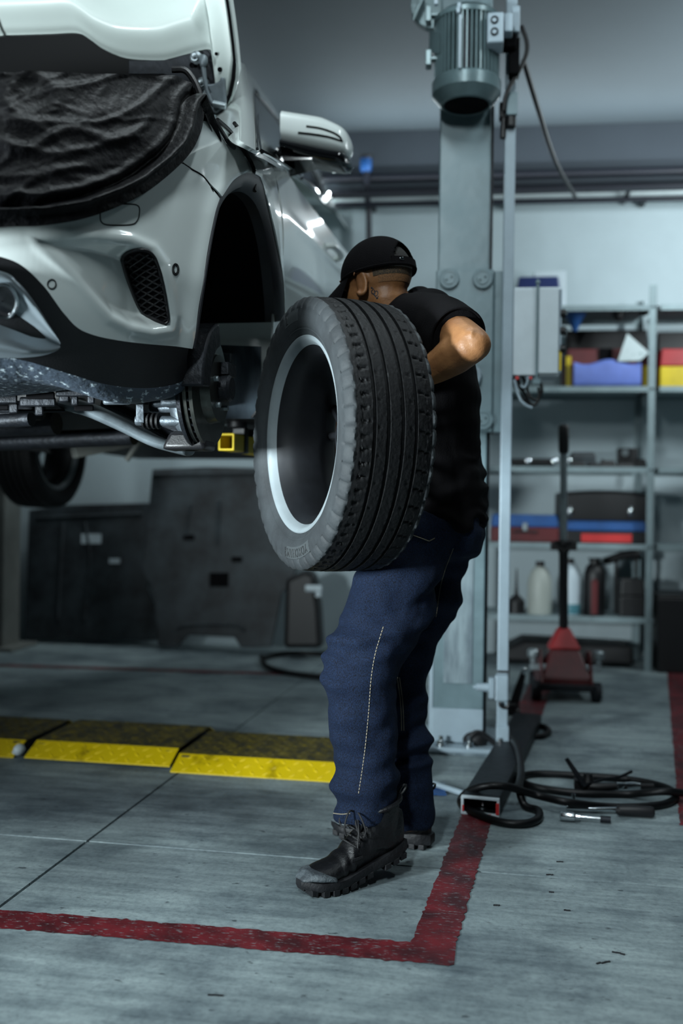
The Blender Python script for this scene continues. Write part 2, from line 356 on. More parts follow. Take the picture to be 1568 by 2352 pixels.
def baked(mb, voxel, smooth=6, fac=0.5):                       # union the pieces into one continuous skin
    me = mb.mesh('skin'); o = bpy.data.objects.new('skin', me); COL.objects.link(o)
    r = o.modifiers.new('r', 'REMESH'); r.mode = 'VOXEL'; r.voxel_size = voxel; r.adaptivity = 0
    if smooth: s = o.modifiers.new('s', 'SMOOTH'); s.iterations = smooth; s.factor = fac
    dg = bpy.context.evaluated_depsgraph_get(); dg.update()
    ne = bpy.data.meshes.new_from_object(o.evaluated_get(dg)); bpy.data.objects.remove(o); bpy.data.meshes.remove(me)
    return ne
def vco(me): 
    a = np.empty(len(me.vertices)*3); me.vertices.foreach_get('co', a); return a.reshape(-1, 3)
def vno(me):
    a = np.empty(len(me.vertices)*3); me.vertices.foreach_get('normal', a); return a.reshape(-1, 3)
def setco(me, V): me.vertices.foreach_set('co', V.astype(np.float32).ravel()); me.update()
def rotm(ax, deg): return np.array(Matrix.Rotation(math.radians(deg), 4, Vector(ax)))
def sst(a, b, x): t = np.clip((x-a)/(b-a), 0, 1); return t*t*(3-2*t)
# ================================================================== the room
TW = math.radians(7.0)
W0 = 6.96
def wp(u, h, d=0.0): return cw(u*math.cos(TW)-d*math.sin(TW), W0-u*math.sin(TW)-d*math.cos(TW), h)   # along the wall, height, out from the wall
WD = wp(1, 0)-wp(0, 0); WN = wp(0, 0, 1)-wp(0, 0); WR = np.stack([WD, WN, UP], 1)
CEIL = 3.56
(_c0, _c1), _ch, _cd = COVE; _cp = wp((_c0+_c1)/2, _ch, _cd); _cl = bpy.data.lights.new('added_cove_light', 'AREA'); _cl.shape = 'RECTANGLE'; _cl.size = _c1-_c0; _cl.size_y = .05; _cl.energy = 56; _cl.color = (0.84, 0.96, 1.0)
_co = bpy.data.objects.new('added_cove_light', _cl); COL.objects.link(_co); _n = nrm(UP*.75+WN*.66); _yy = np.cross(-_n, WD)
_co.matrix_world = Matrix(((WD[0], -_yy[0]*-1, -_n[0], _cp[0]), (WD[1], -_yy[1]*-1, -_n[1], _cp[1]), (WD[2], -_yy[2]*-1, -_n[2], _cp[2]), (0, 0, 0, 1)))
b = MB(); b.box((-.5, 1.2, -.065), (15, 14.0, .08)); FLOOR = struct(obj('floor', b, 'joint', smooth=False))
xs = [-8, -5.22, -1.21, 2.80, 7]; ys = [-5.7, -1.33, 2.67, 6.67, 8.1]
for i in range(4):
    for j in range(4):
        b = MB(); g = .0045
        b.hexa([(xs[i]+g, ys[j]+g, -.03), (xs[i+1]-g, ys[j]+g, -.03), (xs[i+1]-g, ys[j+1]-g, -.03), (xs[i]+g, ys[j+1]-g, -.03)],
               [(xs[i]+g, ys[j]+g, 0), (xs[i+1]-g, ys[j]+g, 0), (xs[i+1]-g, ys[j+1]-g, 0), (xs[i]+g, ys[j+1]-g, 0)])
        obj('concrete_slab', b, 'concrete', FLOOR, smooth=False)
def line(p, q, wdt, name='painted_line', h=.0015):
    p, q = np.asarray(p), np.asarray(q); d = nrm(q-p); sd = np.cross(UP, d); L = np.linalg.norm(q-p); n = max(8, int(L/.012)); b = MB()
    t = np.linspace(0, 1, n)[:, None]; c = p+(q-p)*t
    j1 = rng.normal(0, .0022, (n, 1)); j2 = rng.normal(0, .0022, (n, 1))
    g = np.stack([c-sd*(wdt/2+j1), c+sd*(wdt/2+j2)], 1); g[:, :, 2] = h
    b.grid(g); obj(name, b, 'red_line', FLOOR, smooth=False)
c0, c1 = flo(1038, 2215), flo(938, 2168)                     # outer and inner corner of the painted bay
ex = nrm(flo(938, 2168)-flo(0, 2093)); ey = nrm(flo(1053, 1881)-flo(938, 2168))
LW = .098
pc = (c0+c1)/2
line(pc-ex*4.5, pc+ex*LW*.55, LW)
line(pc-ey*LW*.5, pc+ey*1.05, LW, h=.0017)
line(flo(1190, 1690), flo(1262, 1530), .13); line(flo(1545, 1500), flo(1600, 1900), .1); line(flo(-200, 1522), flo(800, 1553), .09)
# small chips and litter on the concrete
for (x, y, a, l) in ((1385, 2212, 20, .022), (1302, 2092, -10, .010), (1140, 2080, 8, .010), (1285, 1980, 5, .012), (1266, 2050, 0, .008), (1262, 2010, 0, .012), (495, 2287, 0, .02), (1420, 2190, -25, .018)):
    p = flo(x, y); b = MB(); R = rotm((0, 0, 1), a+10)
    for k in range(3): b.box(p+R[:3, :3]@np.array([(k-1)*l*.5, rng.normal(0, .001), .0012]), (l*.55, .004, .0024), R@rotm((0, 0, 1), rng.uniform(-12, 12)))
    solo('floor_chip', b, 'joint', 'tiny dark chip of debris lying on the concrete floor', 'debris', 'dark chips of debris on the floor', smooth=False)
b = MB(); b.box(wp(0, CEIL/2-.05, -.06), (16, .12, CEIL+.1), WR); WB = struct(obj('wall_back', b, 'wall_paint', smooth=False))
b = MB(); b.box((-.5, 1.2, CEIL+.06), (16, 15, .12)); struct(obj('ceiling', b, 'ceil_paint', smooth=False))
for nm, c, s in (('wall_left', (-7.4, 1.2, 1.7), (.12, 13.8, 3.6)), ('wall_right', (6.4, 1.2, 1.7), (.12, 13.8, 3.6)), ('wall_front', (-.5, -5.1, 1.7), (15, .12, 3.6))):
    b = MB(); b.box(c, s); struct(obj(nm, b, 'far_paint', smooth=False))
# dark painted beam along the top of the back wall
b = MB(); y0 = 3.56; hb = 3.17
b.box(wp(0, (hb+CEIL)/2, .06), (15.6, .118, CEIL-hb-.002), WR); struct(obj('trim_1', b, 'beam_paint', smooth=False))
def onw(x, y, d=0): return onplane(x, y, wp(0, 0, d), WN)
def wpipe(name, y_l, y_r, r, d, m, label, cat='pipe', x0=400, x1=1800):
    a, c = onw(780, y_l, d), onw(1560, y_r, d); k = nrm(c-a); p0 = a-k*3.0; p1 = c+k*1.2
    b = MB(); b.tube([p0, a, c, p1], r, 14)
    t = thing(name, label, cat, p0); obj('tube', b, m, t)
    for q in np.linspace(.08, .92, 7): b = MB(); b.box(p0+(p1-p0)*q-WN*d/2, (.03, d, .02), WR); obj('clamp', b, 'dark_metal', t, smooth=False)
wpipe('wall_pipe', 411, 392, .026, .16, 'pipe_navy', 'dark navy pipe running along the grey beam high on the back wall')
wpipe('wall_pipe', 441, 424, .016, .15, 'pipe_navy', 'thin dark pipe just under the navy pipe on the back wall')
wpipe('wall_conduit', 458, 441, .036, .10, 'pipe_light', 'pale shiny conduit running along the back wall below the dark pipes', 'conduit')
wpipe('wall_pipe', 471, 456, .018, .15, 'pipe_navy', 'dark pipe slung under the pale conduit on the back wall')
t = thing('added_strip_light', 'added slim dark strip light housing running along the back wall among the pipes', 'lamp', wp(_c0, _ch-.03, _cd))
b = MB(); b.box(wp((_c0+_c1)/2, _ch-.022, _cd), (_c1-_c0, .06, .02), WR); obj('housing', b, 'pipe_navy', t, smooth=False)
for q in np.linspace(.05, .95, 6): b = MB(); b.box(wp(_c0+(_c1-_c0)*q, _ch-.026, _cd/2+.002), (.03, _cd-.004, .01), WR); obj('bracket', b, 'dark_metal', t, smooth=False)
t = thing('downpipe', 'dark blue vertical pipe with a bright blue valve on the back wall', 'pipe', onw(848, 560, .09))
b = MB(); b.tube([onw(840, 360, .2), onw(842, 430, .2)], .022, 12); b.tube([onw(842, 425, .2), onw(846, 478, .09), onw(849, 640, .09)], .02, 12); obj('tube', b, 'pipe_navy', t)
b = MB(); b.lathe([(.0, -.05), (.035, -.05), (.04, -.03), (.04, .03), (.03, .05), (0, .05)], frame(onw(840, 378, .2), WD, WN), 14); obj('valve_body', b, 'blue_case', t)
b = MB(); b.lathe([(.0, 0), (.04, 0), (.045, .012), (.04, .024), (0, .024)], frame(onw(841, 358, .2), WD, WN), 14); obj('valve_cap', b, 'plastic_dark', t)
# hanging tube lamps out of view, two of them added for the back wall (they carry the area lights)
for i, (p, tg, sx, sy, e) in enumerate(LAMPS):
    t = thing('tube_lamp', 'unseen white twin tube lamp hanging from the workshop ceiling', 'lamp', p, 'tube lamps under the ceiling')
    dn = nrm(np.asarray(tg)-p); q = (Vector(dn)).to_track_quat('-Z', 'X').to_matrix(); R = np.array(q)
    b = MB(); up = -dn
    b.box(p+up*.045, (sx+.06, .13 if sy < .15 else .2, .05), R); obj('housing', b, 'lamp_white', t, bevel=.008)
    b = MB()
    for s_ in (-1, 1): b.cyl(p+up*.012+R[:, 1]*s_*.035-R[:, 0]*sx/2, p+up*.012+R[:, 1]*s_*.035+R[:, 0]*sx/2, .011, n=10)
    obj('tube', b, 'lamp_white', t)
    b = MB()
    for s_ in (-1, 1):
        a = p+up*.06+R[:, 0]*s_*sx*.35; b.cyl(a, np.array([a[0], a[1], CEIL]), .004, n=6)
    obj('hanger', b, 'dark_metal', t)
p, tg = WORKL; dn = nrm(tg-p); sd_ = nrm(np.cross(dn, UP)); R = np.stack([sd_, dn, np.cross(sd_, dn)], 1)
t = thing('work_lamp', 'square work lamp on a tripod stand at the front of the workshop', 'lamp', p*np.array([1, 1, 0]))
b = MB(); b.box(p-dn*.045, (.50, .07, .50), R); obj('housing', b, 'dark_metal', t, bevel=.01, smooth=False)
b = MB(); b.box(p-dn*.008, (.44, .008, .44), R); obj('diffuser', b, 'lamp_white', t, smooth=False)
b = MB(); b.cyl(p-dn*.06-UP*.24, np.array([p[0], p[1], .45])-dn*.06*np.array([1, 1, 0]), .014, n=12); obj('pole', b, 'dark_metal', t)
for k in range(3): a_ = 2.1*k+.4; f = np.array([math.cos(a_), math.sin(a_), 0])*.38; q0 = np.array([p[0], p[1], .5])-dn*.06*np.array([1, 1, 0]); b = MB(); b.cyl(q0, np.array([q0[0], q0[1], .012])+f, .011, n=10); obj('leg', b, 'dark_metal', t)
# ------------------------------------------------------------------ yellow tread-plate ramps across the bay
def ramp(x0, x1, yf, lift, label, top_y1):
    # x0,x1: world X extent; yf: world Y of the toe
    b = MB(); n = max(2, int((x1-x0)/.02)); X = np.linspace(x0, x1, n)
    prof = [(yf, .004+lift), (yf+.10, .046+lift), (yf+.47, .05+lift), (yf+.57, .004+lift)]
    g = np.array([[(x, y, z) for (y, z) in prof] for x in X]); b.slab(g[:, :2], np.array([0, 0, -.004])); b.slab(g[:, 1:3], np.array([0, 0, -.004]), 1); b.slab(g[:, 2:], np.array([0, 0, -.004]))
    t = thing('tread_ramp', label, 'ramp', ((x0+x1)/2, yf+.25, 0), 'yellow tread plate ramps')
    obj('plate', b, ['yellow_plate', 'yellow_dirty_shaded'], t, smooth=False)
    b = MB(); row = 0                                            # raised diamond lugs
    for seg, (p, q) in enumerate(zip(prof[:-1], prof[1:])):
        L = math.hypot(q[0]-p[0], q[1]-p[1]); m = max(1, int(L/.032))
        for r in range(m):
            f = (r+.5)/m; yc, zc = p[0]+(q[0]-p[0])*f, p[1]+(q[1]-p[1])*f; tl = math.atan2(q[1]-p[1], q[0]-p[0]); row += 1
            for k in range(int((x1-x0)/.05)):
                xc = x0+.025+k*.05+(row % 2)*.025
                if xc > x1-.012: continue
                R = rotm((1, 0, 0), math.degrees(tl))@rotm((0, 0, 1), 45 if (k+row) % 2 else -45)
                v = np.array([(-.018, 0, 0), (0, -.006, 0), (.018, 0, 0), (0, .006, 0), (-.008, 0, .003), (.008, 0, .003)])
                b.add(tr(R, v)+np.array([xc, yc, zc]), [(0, 1, 4), (1, 5, 4), (1, 2, 5), (2, 3, 5), (3, 4, 5), (3, 0, 4)], 1 if seg == 1 else 0)
    o = obj('tread_lugs', b, ['yellow_plate', 'yellow_dirty_shaded'], t, smooth=False); o['kind'] = 'stuff'
    for xx in (x0+.03, x1-.03): b = MB(); b.box((xx, yf+.28, .022+lift/2), (.03, .4, .04+lift*.5)); obj('side_rib', b, 'dark_metal', t, smooth=False)
ya = flo(390, 1772)[1]; 
XA = [flo(-330, 1740)[0], flo(22, 1745)[0], flo(48, 1752)[0], flo(388, 1770)[0], flo(393, 1772)[0], flo(950, 1800)[0]]
ramp(XA[0], XA[1], ya+.05, .0, 'yellow tread plate ramp beyond the dark gap with a white plug', 0)
ramp(XA[2], XA[3], ya+.015, .012, 'yellow tread plate ramp lying between its two neighbours, toe raised off the floor', 0)
ramp(XA[4], XA[5], ya-.01, .0, 'yellow tread plate ramp running up to the lift column', 0)
p = flo(44, 1722, .03); b = MB(); b.ellip(p, (.02, .03, .022), nu=8, nv=12); b.cyl(p, p+np.array([-.03, .02, -.02]), .012, n=8)
solo('white_plug', b, 'box_white', 'small white plug in the gap between two yellow ramps', 'plug')
# ================================================================== the lifted car
CARX, CARY, LIFT = -1.61, 1.60, 1.06
def car(a, b, h): return np.array([CARX+a, CARY+b, h+LIFT])
CAR = thing('car', 'white crossover car raised on the lift, hood open and front wheel off', 'car', (CARX, CARY+2.2, LIFT))
OUT = cr_spline([(0, 0), (.2, .008), (.4, .045), (.55, .11), (.68, .22), (.775, .36), (.835, .52), (.875, .7), (.895, .9), (.90, 1.1), (.895, 1.3), (.885, 1.6), (.885, 2.2), (.885, 2.8), (.89, 3.2), (.885, 3.6), (.83, 4.1), (.7, 4.35), (.4, 4.42), (0, 4.43)], 420)
ON = np.gradient(OUT, axis=0); ON = ON/np.linalg.norm(ON, axis=1)[:, None]; ON = np.stack([ON[:, 1], -ON[:, 0]], 1)   # outward in plan
HH = np.linspace(.10, 1.14, 160)
i_n = np.interp(HH, [.1, .15, .22, .3, .42, .55, .65, .75, .85, .92, 1.0, 1.14], [.22, .15, .07, .03, 0, .008, .03, .065, .13, .22, .36, .62])
i_f = np.interp(HH, [.1, .15, .22, .3, .42, .6, .75, .84, .92, .98, 1.04, 1.09, 1.14], [.13, .09, .045, .02, .0, 0, .004, .018, .045, .085, .15, .24, .36])
i_d = np.interp(HH, [.1, .2, .3, .38, .46, .58, .7, .8, .88, .95, 1.05, 1.14], [.16, .07, .035, .04, .028, .008, .0, .006, .022, .036, .06, .085])
ker = np.exp(-np.linspace(-2, 2, 17)**2); ker /= ker.sum()
sm = lambda x: np.convolve(np.pad(x, 8, mode='edge'), ker, 'valid')
i_n, i_f, i_d = sm(i_n), sm(i_f), sm(i_d)
INS = np.zeros((len(OUT), len(HH)))
for k, (a, b_) in enumerate(OUT):
    wn = 1-sst(.12, .62, b_) if b_ < 2 else 0.0; wd = sst(1.05, 1.45, b_)
    INS[k] = wn*i_n+(1-wn)*((1-wd)*i_f+wd*i_d)
BASE = np.stack([CARX+OUT[:, 0, None]-ON[:, 0, None]*INS, CARY+OUT[:, 1, None]-ON[:, 1, None]*INS, np.broadcast_to(HH[None]+LIFT, INS.shape)], 2)
nS, nH = INS.shape
_f = [(i*nH+j, (i+1)*nH+j, (i+1)*nH+j+1, i*nH+j+1) for i in range(nS-1) for j in range(nH-1)]
BVH = BVHTree.FromPolygons([Vector(v) for v in BASE.reshape(-1, 3)], _f)
def sh(x, y):
    d = ray(x, y); hit = BVH.ray_cast(Vector(UP*CAMH), Vector(d))
    if hit[0] is None: return None
    i, j = divmod(hit[2], nH-1); p = np.array(hit[0]); p0 = BASE[i, j]; eu = BASE[i+1, j]-p0; ev = BASE[i, j+1]-p0
    return np.array([i+np.dot(p-p0, eu)/np.dot(eu, eu), j+np.dot(p-p0, ev)/np.dot(ev, ev)])
def shs(pts): 
    r = [sh(*p) for p in pts]; return np.array([q for q in r if q is not None])
def bp(uv):
    uv = np.asarray(uv, float); u = np.clip(uv[..., 0], 0, nS-1.001); v = np.clip(uv[..., 1], 0, nH-1.001); i, j = u.astype(int), v.astype(int); fu, fv = (u-i)[..., None], (v-j)[..., None]
    return BASE[i, j]*(1-fu)*(1-fv)+BASE[i+1, j]*fu*(1-fv)+BASE[i, j+1]*(1-fu)*fv+BASE[i+1, j+1]*fu*fv
def gnorm(P):                                     # outward normals of a surface grid (away from the car centre)
    du = np.gradient(P, axis=0); dv = np.gradient(P, axis=1); n = np.cross(du, dv); n = n/(np.linalg.norm(n, axis=2)[..., None]+1e-12)
    c = P-np.array([CARX, CARY+2.2, LIFT+.5]); s = np.sign((n*c).sum(2).mean()); return n*s
def coons(c0, c1, d0, d1, nu, nv, sp=True):
    f = (lambda c, n: cr_spline(c, n)) if sp else (lambda c, n: cr_spline(c, n))
    c0, c1, d0, d1 = f(c0, nu), f(c1, nu), f(d0, nv), f(d1, nv)
    u = np.linspace(0, 1, nu)[:, None, None]; v = np.linspace(0, 1, nv)[None, :, None]
    return (1-v)*c0[:, None]+v*c1[:, None]+(1-u)*d0[None]+u*d1[None]-((1-u)*(1-v)*c0[0]+u*(1-v)*c0[-1]+(1-u)*v*c1[0]+u*v*c1[-1])
def pxy(P): 
    q = P-UP*CAMH; a, z, u = q@RT, q@FW, q@UP; xp, yp = a/z*FPX, -u/z*FPX
    return np.stack([CX+(xp-RO*yp)/(1+RO*RO), CY+(yp+RO*xp)/(1+RO*RO)], -1)
def pdist(pt, poly, closed=True):                 # distance to a pixel polyline, and inside test
    A = np.asarray(poly, float); Bq = np.roll(A, -1, 0) if closed else A[1:]; A = A if closed else A[:-1]
    p = pt[..., None, :]; ab = Bq-A; t = np.clip(((p-A)*ab).sum(-1)/((ab*ab).sum(-1)+1e-9), 0, 1); d = np.linalg.norm(p-(A+t[..., None]*ab), axis=-1).min(-1)
    if not closed: return d
    x, y = pt[..., 0, None], pt[..., 1, None]; cond = ((A[:, 1] > y) != (Bq[:, 1] > y)); xi = A[:, 0]+(y-A[:, 1])*(Bq[:, 0]-A[:, 0])/(Bq[:, 1]-A[:, 1]+1e-9)
    ins = (np.sum(cond & (x < xi), -1) % 2) == 1
    return np.where(ins, d, -d)
def objm(name, b, m, par, **kw):                  # panel on this flank and its twin on the other
    o = obj(name, b, m, par, **kw); c = MB(); V = np.vstack(b.v).copy(); V[:, 0] = 2*CARX-V[:, 0]; c.v = [V]; c.f = [f[::-1] for f in b.f]; c.m = list(b.m); c.n = b.n
    obj(name, c, m, par, **kw); return o
def mirror(b):                                    # the same panel on the car's other flank
    V = np.vstack(b.v); W = V.copy(); W[:, 0] = 2*CARX-W[:, 0]; k = b.n; fs = list(b.f); ms = list(b.m)
    b.v.append(W); b.n += k
    for f, m in zip(fs, ms): b.f.append([q+k for q in f[::-1]]); b.m.append(m)
    return b
S0 = lambda h: np.array([0.0, (h-HH[0])/(HH[1]-HH[0])])
def sb(b_): return float(np.interp(b_, OUT[:360, 1], np.arange(360)))
SB = lambda b_, h: np.array([sb(b_), (h-HH[0])/(HH[1]-HH[0])])
ARCH = [(437, 797), (452, 690), (468, 590), (486, 495), (503, 443), (528, 412), (560, 399), (590, 411), (612, 442), (628, 500), (638, 580), (643, 680), (645, 730)]
HOLE = [(446, 800), (463, 690), (474, 600), (492, 510), (512, 466), (534, 446), (560, 440), (585, 456), (604, 490), (620, 550), (630, 620), (636, 690), (638, 740)]
SEAM = [(490, 440), (468, 406), (440, 388), (421, 375)]
# ---- front bumper with the sculpted side scoop
BOT = [S0(.43)]+list(shs([(-380, 560), (-200, 566), (-60, 578), (0, 589), (50, 609), (100, 655), (150, 722), (200, 764), (300, 786), (435, 799)]))
TOPB = [S0(.72), S0(.72)+np.array([25, 2])]+list(shs([(150, 380), (300, 350), (421, 377)]))
RGT = shs([(434, 799), (450, 690), (466, 590), (484, 497), (496, 457)])
TOPB = TOPB+list(shs([(440, 391), (470, 411), (496, 457)]))
uv = coons(BOT, TOPB, [S0(.43), S0(.55), S0(.72)], RGT, 210, 120); P = bp(uv); N_ = gnorm(P); q = pxy(P)
SCOOP = [(70, 541), (150, 541), (230, 545), (300, 556), (345, 576), (368, 610), (382, 670), (392, 725), (388, 752), (350, 758), (300, 748), (255, 725), (215, 680), (180, 640), (140, 605), (90, 565)]
sd = pdist(q, SCOOP); dep = np.interp(q[..., 0], [70, 150, 260, 330, 400], [0, .012, .034, .05, .055])
flare = np.exp(-(pdist(q, ARCH[:6], False)/20)**2)*.010
ridge = np.exp(-((pdist(q, SCOOP)+8)/12)**2)*np.interp(q[..., 0], [60, 200, 380], [0, .004, .006])
DISP = -dep*sst(0, 34, sd)+flare+ridge
PB = P+N_*DISP[..., None]
b = MB(); b.slab(PB, -N_*.004); mirror(b); BUMP = obj('front_bumper', b, 'white_paint', CAR, ang=50, weld=CARX)
BVB = BVHTree.FromPolygons([Vector(v) for v in PB.reshape(-1, 3)], [(i*120+j, (i+1)*120+j, (i+1)*120+j+1, i*120+j+1) for i in range(209) for j in range(119)])
def onb(x, y, off=0.0, tree=None):
    d = ray(x, y); hit = (tree or BVB).ray_cast(Vector(UP*CAMH), Vector(d))
    if hit[0] is None: hit = BVH.ray_cast(Vector(UP*CAMH), Vector(d))
    n = np.array(hit[1]); n = n if np.dot(n, d) < 0 else -n
    return np.array(hit[0])+n*off
def loop_tube(pts, r, closed=True, off=0.0, n=6, res=60, tree=None):
    c = cr_spline(pts, res, closed); b = MB(); b.tube([onb(x, y, off, tree) for x, y in c], r, n, closed=closed); return b
obj('tow_cover_seam', loop_tube([(234, 478), (250, 470), (300, 469), (318, 474), (320, 490), (315, 507), (300, 516), (250, 517), (233, 510), (230, 494)], .0014), 'deep_black', BUMP)
obj('panel_seam', loop_tube(SEAM, .0022, False, -.001), 'deep_black', BUMP)
for (cx_, cy_, rx, ry) in ((119, 653, 9.5, 10.5), (403, 619, 7.5, 13)):
    el = [(cx_+rx*math.cos(t), cy_+ry*math.sin(t)) for t in np.linspace(0, 2*np.pi, 14, endpoint=False)]
    obj('parking_sensor', loop_tube(el, .0016), 'deep_black', BUMP)
    if cx_ > 300:
        el = [(cx_+rx*.6*math.cos(t), cy_+ry*.72*math.sin(t)) for t in np.linspace(0, 2*np.pi, 14, endpoint=False)]; obj('sensor_ring', loop_tube(el, .0016), 'deep_black', BUMP)
# ---- vent: black frame and honeycomb
VENT = [(279, 595), (290, 580), (310, 573), (334, 574), (352, 588), (364, 615), (374, 655), (382, 700), (386, 734), (380, 743), (364, 741), (344, 731), (324, 712), (310, 690), (296, 655), (284, 620)]
vp = cr_spline(VENT, 64, True); vc = vp.mean(0); b = MB()
rings = [[onb(*(vc+(p-vc)*k), .004) for p in vp] for k in (1.0, .75, .5, .25, .04)]; b.grid(np.array(rings), cv=True); VT = obj('side_vent', b, 'deep_black', CAR)
b = MB()
for k, (ang, step) in enumerate(((28, 15), (-34, 15), (28, 15))[:2]):
    d = np.array([math.cos(math.radians(ang)), math.sin(math.radians(ang))]); n = np.array([-d[1], d[0]])
    for o_ in np.arange(-120, 121, step):
        pts = [vc+n*o_+d*t for t in np.linspace(-120, 120, 60)]; run = []
        for p in pts+[np.array([-9999., -9999.])]:
            if p[0] > -9000 and pdist(p[None], VENT)[0] > 2: run.append(p)
            else:
                if len(run) > 2: b.tube([onb(*p2, .006) for p2 in run[::2]+[run[-1]]], .0022, 5)
                run = []
obj('vent_mesh', b, 'black_plastic', VT)
obj('vent_rim', loop_tube(VENT, .004, True, .002), 'black_plastic', VT)
# ---- black lower cladding, silver surround, fog lamp
LOW = [S0(.19)]+list(shs([(-380, 828), (-150, 824), (0, 822), (60, 830), (140, 854), (240, 884), (330, 893), (400, 884), (433, 868)]))
uv = coons(LOW, BOT[:1]+list(shs([(-380, 561), (-200, 567), (-60, 579), (0, 590), (50, 610), (100, 656), (150, 723), (200, 765), (300, 787), (434, 800)])), [S0(.19), S0(.43)], shs([(433, 868), (434, 830), (434, 800)]), 90, 24)
P = bp(uv); N_ = gnorm(P); P = P-N_*np.linspace(.0, -.006, 24)[None, ::-1, None]*0+N_*(-.006*np.cos(np.linspace(-1.5, 1.5, 24)))[None, :, None]
b = MB(); b.slab(P, -N_*.004); mirror(b); CLAD = obj('lower_cladding', b, 'black_plastic', CAR, weld=CARX)
SIL = shs([(-380, 590), (-150, 600), (0, 622), (40, 648), (75, 690), (108, 740), (134, 780), (137, 791)]); SILB = shs([(-380, 826), (-150, 822), (0, 818), (45, 818), (90, 814), (120, 806), (133, 799), (137, 791)])
uv = coons(SILB, SIL, [SILB[0], SIL[0]], [SILB[-1], (SIL[-1]+SILB[-1])/2, SIL[-1]], 60, 40); P = bp(uv); N_ = gnorm(P); qq = np.linspace(0, 1, 40)
edge = np.interp(np.linspace(0, 1, 60), [0, .8, 1], [1, 1, 0])[:, None]
sdp = .006+edge*(.022*np.exp(-((qq-.26)/.10)**2)-.02*np.exp(-((qq-.55)/.16)**2)+.012*np.exp(-((qq-.94)/.06)**2))[None]
b = MB(); P2 = P+N_*sdp[..., None]; b.slab(P2, -N_*.006); SURR = objm('fog_lamp_surround', b, 'silver_trim', CAR, ang=60)
TS = BVHTree.FromPolygons([Vector(v) for v in P2.reshape(-1, 3)], [(i*40+j, (i+1)*40+j, (i+1)*40+j+1, i*40+j+1) for i in range(59) for j in range(39)])
el = lambda k: [(6+33*k*math.cos(t), 688+40*k*math.sin(t)) for t in np.linspace(0, 2*np.pi, 28, endpoint=False)]
b = MB(); b.grid(np.array([[onb(x, y, .004+.004*(1-k), TS) for x, y in el(k)] for k in (1, .8, .6, .4, .2, .04)]), cv=True); FOG = obj('fog_lamp', b, 'black_gloss', SURR)
b = MB(); b.tube([onb(x, y, .006, TS) for x, y in el(1.02)], .004, 6, closed=True); obj('lamp_ring', b, 'chrome', FOG)
# ---- undertray in front: speckled with road dirt, curving back under the nose
c = cr_spline(np.array([S0(.19)]+list(LOW[1:])), 90); e0 = bp(c)-np.array([0, 0, .0]); rows = []
for t in np.linspace(0, 1, 26):
    r = e0.copy(); back = np.clip(.62-(r[:, 1]-CARY), .03, None); r[:, 1] += back*t; r[:, 2] -= .030*math.sin(min(t*2.6, 1)*np.pi/2)-.02*max(0, t-.5); r[:, 0] += (CARX-r[:, 0])*.06*t; rows.append(r)
b = MB(); b.slab(np.array(rows), np.array([0, 0, .004])); mirror(b); obj('undertray', b, 'dirty_tray', CAR, weld=CARX)
# ---- fender, wheel-arch cladding, liner
top = [sh(421, 372), sh(400, 330), sh(402, 290)]; top = np.array([t for t in top if t is not None])
FT = list(shs([(408, 318), (436, 296), (470, 278), (500, 291), (522, 306), (540, 321), (570, 337), (598, 351)]))
arch = shs([(499, 452)]+ARCH[5:]); rgt = [arch[-1]]+list(shs([(640, 600), (635, 470), (632, 400), (618, 372)]))+[FT[-1]]
lft = list(shs([(498, 453), (471, 407), (441, 387), (422, 374), (413, 346)]))+[FT[0]]
uv = coons(arch, FT, lft, rgt, 110, 90); P = bp(uv); N_ = gnorm(P); q = pxy(P)
fl = np.exp(-(pdist(q, ARCH, False)/22)**2)*.014; P = P+N_*fl[..., None]
b = MB(); b.slab(P, -N_*.004); FEND = objm('front_fender', b, 'white_paint', CAR, ang=50)
TF = BVHTree.FromPolygons([Vector(v) for v in P.reshape(-1, 3)], [(i*90+j, (i+1)*90+j, (i+1)*90+j+1, i*90+j+1) for i in range(109) for j in range(89)])
A1 = cr_spline(ARCH, 80); A2 = cr_spline(HOLE, 80); g = []
for (x0, y0), (x1, y1) in zip(A1, A2):
    p0, p1 = onb(x0, y0, .012, BVH), onb(x1, y1, .0, BVH)
    g.append([p0+np.array([-.012, 0, 0]), p0, p0+(p1-p0)*.3+np.array([.004, 0, 0]), p0+(p1-p0)*.75+np.array([.002, 0, 0]), p1+np.array([-.01, 0, 0]), p1+np.array([-.04, 0, 0])])
b = MB(); b.grid(np.array(g)); objm('wheel_arch_cladding', b, 'grey_plastic', CAR)
b_ = MB(); b_.grid(np.array([[px(498, 792, 3.02), px(600, 796, 3.06)], [px(500, 880, 3.0), px(600, 880, 3.04)], [px(505, 962, 2.98), px(600, 962, 3.02)]])); objm('arch_shield', b_, 'shield_dust', CAR)
h2 = np.array([r[-1] for r in g]); b = MB(); n_ = len(h2)
b.grid(np.array([h2+np.array([-k, 0, 0]) for k in (0, .1, .2, .3)])); inner = h2+np.array([-.3, 0, 0]); ctr = inner.mean(0)
b.grid(np.array([inner, ctr+(inner-ctr)*.5, ctr+(inner-ctr)*.02])); 
objm('wheel_arch_liner', b, 'deep_black', CAR)
